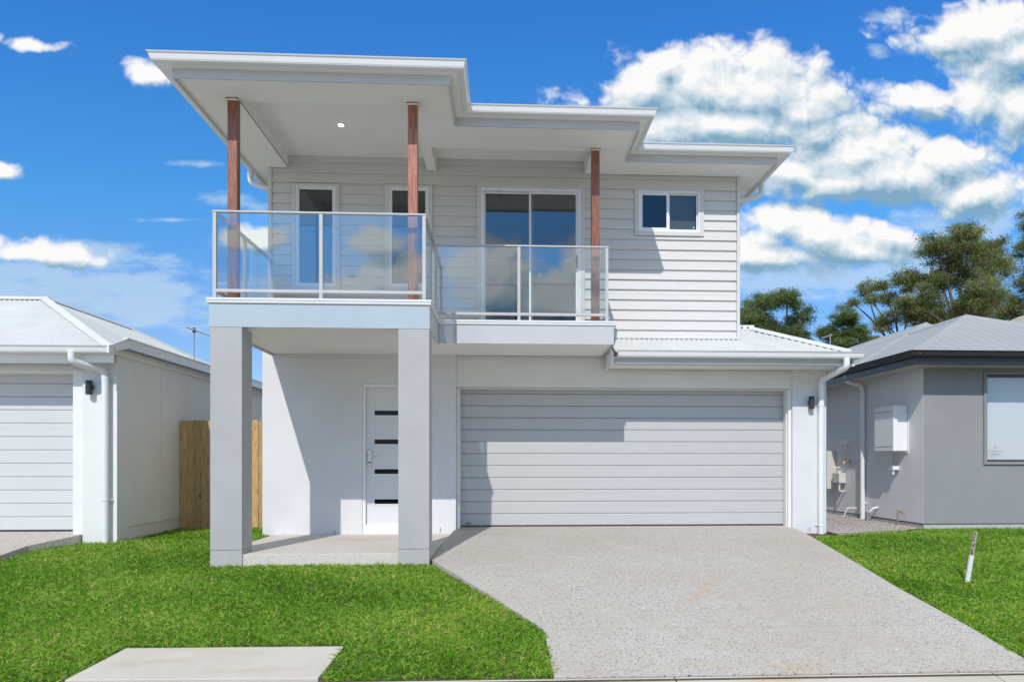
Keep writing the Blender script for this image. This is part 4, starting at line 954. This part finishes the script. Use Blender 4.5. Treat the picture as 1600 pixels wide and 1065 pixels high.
# marker stake in the right lawn
MS = thing('marker_stake', 'leaning timber survey stake painted white on its lower half in the right lawn', 'stake', (4.965, 7.65, .17))
axis = (Vector((5.085, 7.68, .745))-Vector((4.965, 7.65, .15)))
def stake_seg(t0, t1, w, name, m):
    a = Vector((4.965, 7.65, .15))+axis*t0; c = Vector((4.965, 7.65, .15))+axis*t1; q = [(-w, -.010), (w, -.010), (w, .010), (-w, .010)]
    return B().loft([[(a.x+u, a.y+v, a.z) for u, v in q], [(c.x+u, c.y+v, c.z) for u, v in q]]).build(name, m, MS)
stake_seg(0, .58, .022, 'painted_shaft', M_stake_w); stake_seg(.5801, 1.0, .019, 'bare_shaft', M_stake_b)
b = B()
for t0, dt, dx_ in ((.60, .045, -.006), (.66, .03, -.009), (.74, .035, -.004), (.78, .012, .002), (.84, .03, -.008), (.90, .02, -.010), (.95, .03, -.006)):
    a = Vector((4.965, 7.65, .15))+axis*t0; c = a+axis*dt; w = .0105
    b.loft([[(a.x+dx_-w, a.y-.0115, a.z), (a.x+dx_+w, a.y-.0115, a.z), (a.x+dx_+w, a.y-.009, a.z), (a.x+dx_-w, a.y-.009, a.z)], [(c.x+dx_-w, c.y-.0115, c.z), (c.x+dx_+w*.7, c.y-.0115, c.z), (c.x+dx_+w*.7, c.y-.009, c.z), (c.x+dx_-w, c.y-.009, c.z)]])
b.build('handwritten_marks', M_print, MS)
# far house with a tiled roof at the right edge
FH = thing('house', 'distant house with a tan tiled hip roof behind the grey house', 'house', (23, 25, .42))
B().box(19.0, 28.2, 24.5, 34, .4, 5.6).build('wall', M_render_warm, FH)
B().poly([(18.6, 24.1, 5.6), (28.6, 24.1, 5.6), (25.2, 28.5, 7.6), (21.7, 28.5, 7.6)]).poly([(18.6, 34, 5.6), (18.6, 24.1, 5.6), (21.7, 28.5, 7.6), (21.7, 30, 7.6)]).poly([(28.6, 24.1, 5.6), (28.6, 34, 5.6), (25.2, 30, 7.6), (25.2, 28.5, 7.6)]).poly([(28.6, 34, 5.6), (18.6, 34, 5.6), (21.7, 30, 7.6), (25.2, 30, 7.6)]).poly([(21.7, 28.5, 7.6), (25.2, 28.5, 7.6), (25.2, 30, 7.6), (21.7, 30, 7.6)]).build('roof', M_roof_tan, FH)

# ================================================================== trees
def tree(label, base, lobes, m, leafd=1.0, lsize=.13, seed=1, trunk_r=.28):
    r = np.random.default_rng(seed); R = random.Random(seed)
    T_ = thing('gum_tree', label, 'tree', (base[0], base[1], .4), 'trees behind the houses')
    cx = base[0]; bz = .3; top = max(z for x, z, q in lobes); low = min(z for x, z, q in lobes)
    tb = B(); fork = Vector((cx, base[1], max(low-1.5, 2.0)))
    tb.tube([(cx+.3, base[1], bz), (cx+.1, base[1], (bz+fork.z)/2), tuple(fork)], [trunk_r, trunk_r*.7], 10, .5)
    clumps = []
    for (lx_, lz_, q) in lobes:
        ly_ = base[1]+R.uniform(-1, 1)*1.6; c = Vector((lx_, ly_, lz_)); mid = fork.lerp(c, .5)+Vector((R.uniform(-.4, .4), R.uniform(-.4, .4), R.uniform(-.2, .5)))
        tb.tube([tuple(fork-Vector((0, 0, .4))), tuple(mid), tuple(c)], [trunk_r*.36, .04], 7, .8)
        k = max(7, int(27*q))
        for i in range(k):
            u = Vector((R.gauss(0, 1), R.gauss(0, 1), R.gauss(0, 1))).normalized()*q*(R.uniform(.15, 1.25)**.7)
            p = c+Vector((u.x, u.y*1.3, u.z*.85)); cr = R.uniform(.28, .56)*(.7+.3*min(q, 1.2)); clumps.append((p, cr))
            tb.tube([tuple(c), tuple(c.lerp(p, .6)+Vector((0, 0, -.08))), tuple(p)], [.028, .010], 5, .2)
    tb.build('trunk', M_bark, T_, smooth=True)
    VV, FF, TT = [], [], []; off = 0
    for p, cr in clumps:
        n = int(250*leafd*(cr/.4)**2); d = r.normal(size=(n, 3)); d /= np.linalg.norm(d, axis=1)[:, None]; d *= (np.abs(r.normal(.62, .33, n)))[:, None]*cr*np.array([1.2, 1.2, .72])
        c = np.array(p)[None]+d; a = r.normal(size=(n, 3)); a[:, 2] -= .7; a /= np.linalg.norm(a, axis=1)[:, None]; s = r.normal(size=(n, 3)); s = np.cross(a, s); s /= np.linalg.norm(s, axis=1)[:, None]
        L_ = (lsize*r.uniform(.6, 1.3, n))[:, None]; w_ = L_*.30
        V = np.stack([c-a*L_*.5, c+s*w_*.5, c+a*L_*.5, c-s*w_*.5], 1); VV.append(V.reshape(-1, 3))
        F = np.array([(0, 1, 2), (0, 2, 3)])[None]+(np.arange(n)*4)[:, None, None]+off; FF.append(F.reshape(-1, 3)); off += n*4
        base_t = r.uniform(.2, .7); TT.append(np.repeat(np.clip(base_t+r.normal(0, .16, n), 0, 1), 4))
    npmesh('crown', np.concatenate(VV), np.concatenate(FF), m, T_, tint=np.concatenate(TT))
T1 = [(15.9, 11.0, .86), (17.1, 11.2, .86), (18.1, 10.4, .7), (15.2, 10.3, .78), (16.5, 10.0, .86), (17.9, 9.6, .7), (19.0, 9.4, .43), (17.4, 9.1, .86), (14.4, 10.6, .94), (15.5, 9.3, .78)]
T2 = [(27.3, 12.9, 1.01), (26.5, 12.0, .66), (28.3, 11.9, .81), (25.8, 11.8, .45), (27.5, 11.1, 1.01), (26.5, 10.8, .91), (28.6, 11.0, .81)]
T3 = [(23.7, 13.2, .9), (25.2, 13.7, 1.11), (26.7, 14.0, .97), (23.1, 11.9, .77), (24.7, 11.9, 1.18), (26.3, 12.1, 1.18), (27.8, 12.5, .97), (23.4, 10.5, .9), (25.6, 10.4, 1.18), (27.5, 10.6, 1.18), (27.8, 13.6, .83), (22.3, 10.2, .56)]
T4 = [(32.0, 16.1, .92), (33.5, 15.6, 1.38), (31.8, 14.3, .92), (32.7, 12.9, 1.3), (34.3, 13.1, 1.53), (32.1, 11.1, 1.07), (33.9, 10.7, 1.53), (35.5, 14.3, 1.53)]
T5 = [(22.0, 11.9, .47), (22.9, 12.0, .33), (21.5, 11.0, .33), (22.5, 11.0, .4), (23.0, 9.8, .73), (24.2, 9.7, .8), (21.9, 9.5, .58), (21.1, 11.0, .22), (24.0, 10.2, .58)]
T6 = [(41.3, 14.7, 2.17), (39.5, 11.5, 1.74), (34.8, 11.4, 1.48), (31.1, 11.0, 1.3), (43.2, 12.4, 2.17)]
tree('round dark green gum tree beside the upper wall, leftmost of the trees', (16.7, 45), T1, M_gum2, seed=11, trunk_r=.3)
tree('small dark green gum tree between the garage roof and the grey roof', (27.4, 58), T2, M_gum2, seed=12, lsize=.16, trunk_r=.3)
tree('broad olive gum tree rising above the grey hip roof', (25.6, 40), T3, M_gum, seed=13, lsize=.13)
tree('tallest gum tree, cut off by the right edge of the photo', (33.0, 44), T4, M_gum, seed=14, lsize=.14)
tree('sparse gum sapling with thin sprigs left of the broad gum tree', (23.3, 42), T5, M_gum, seed=15, lsize=.12, trunk_r=.15)
tree('far gum tree low behind the broad gum, mostly hidden', (36.6, 52), T6, M_gum2, seed=16, lsize=.17, leafd=.9)
# a second antenna between the roofs
ta = thing('tv_antenna', 'small blurred grey antenna in front of the small dark gum tree', 'antenna', (11.8, 26, 5.3))
B().cyl((11.8, 26, 3.0), .02, 3.1, 'z', 8).build('mast', M_galv, ta); B().tube([(11.4, 25.8, 5.92), (11.95, 26.2, 6.10)], .03, 6).build('boom', M_galv, ta)
for t_ in (0, .25, .5, .75, 1): B().tube([(11.4+.55*t_-.12, 25.8+.4*t_-.25, 5.92+.18*t_), (11.4+.55*t_+.12, 25.8+.4*t_+.25, 5.92+.18*t_)], .009, 5).build('element', M_galv, ta)
# scraps on the driveway
for x, y, a, lb in ((2.9, 6.25, .4, 'white paper scrap near the middle right of the driveway'), (1.45, 6.2, 1.2, 'white paper scrap low in the middle of the driveway'), (3.05, 5.55, .2, 'white paper scrap near the kerb on the driveway'), (1.95, 7.15, 2.0, 'white paper scrap farthest from the kerb on the driveway')):
    z = prof(KD, y)+.002; b = B(); pts = [(x+.022*math.cos(a), y+.022*math.sin(a), z), (x-.006, y+.012, z+.004), (x-.02*math.cos(a), y-.015*math.sin(a), z), (x+.006, y-.012, z+.003)]
    b.prism(pts, (0, 0, .0015)); o = b.build('paper_scrap', M_white); o['label'] = lb; o['category'] = 'litter'; o['group'] = 'paper scraps on the driveway'
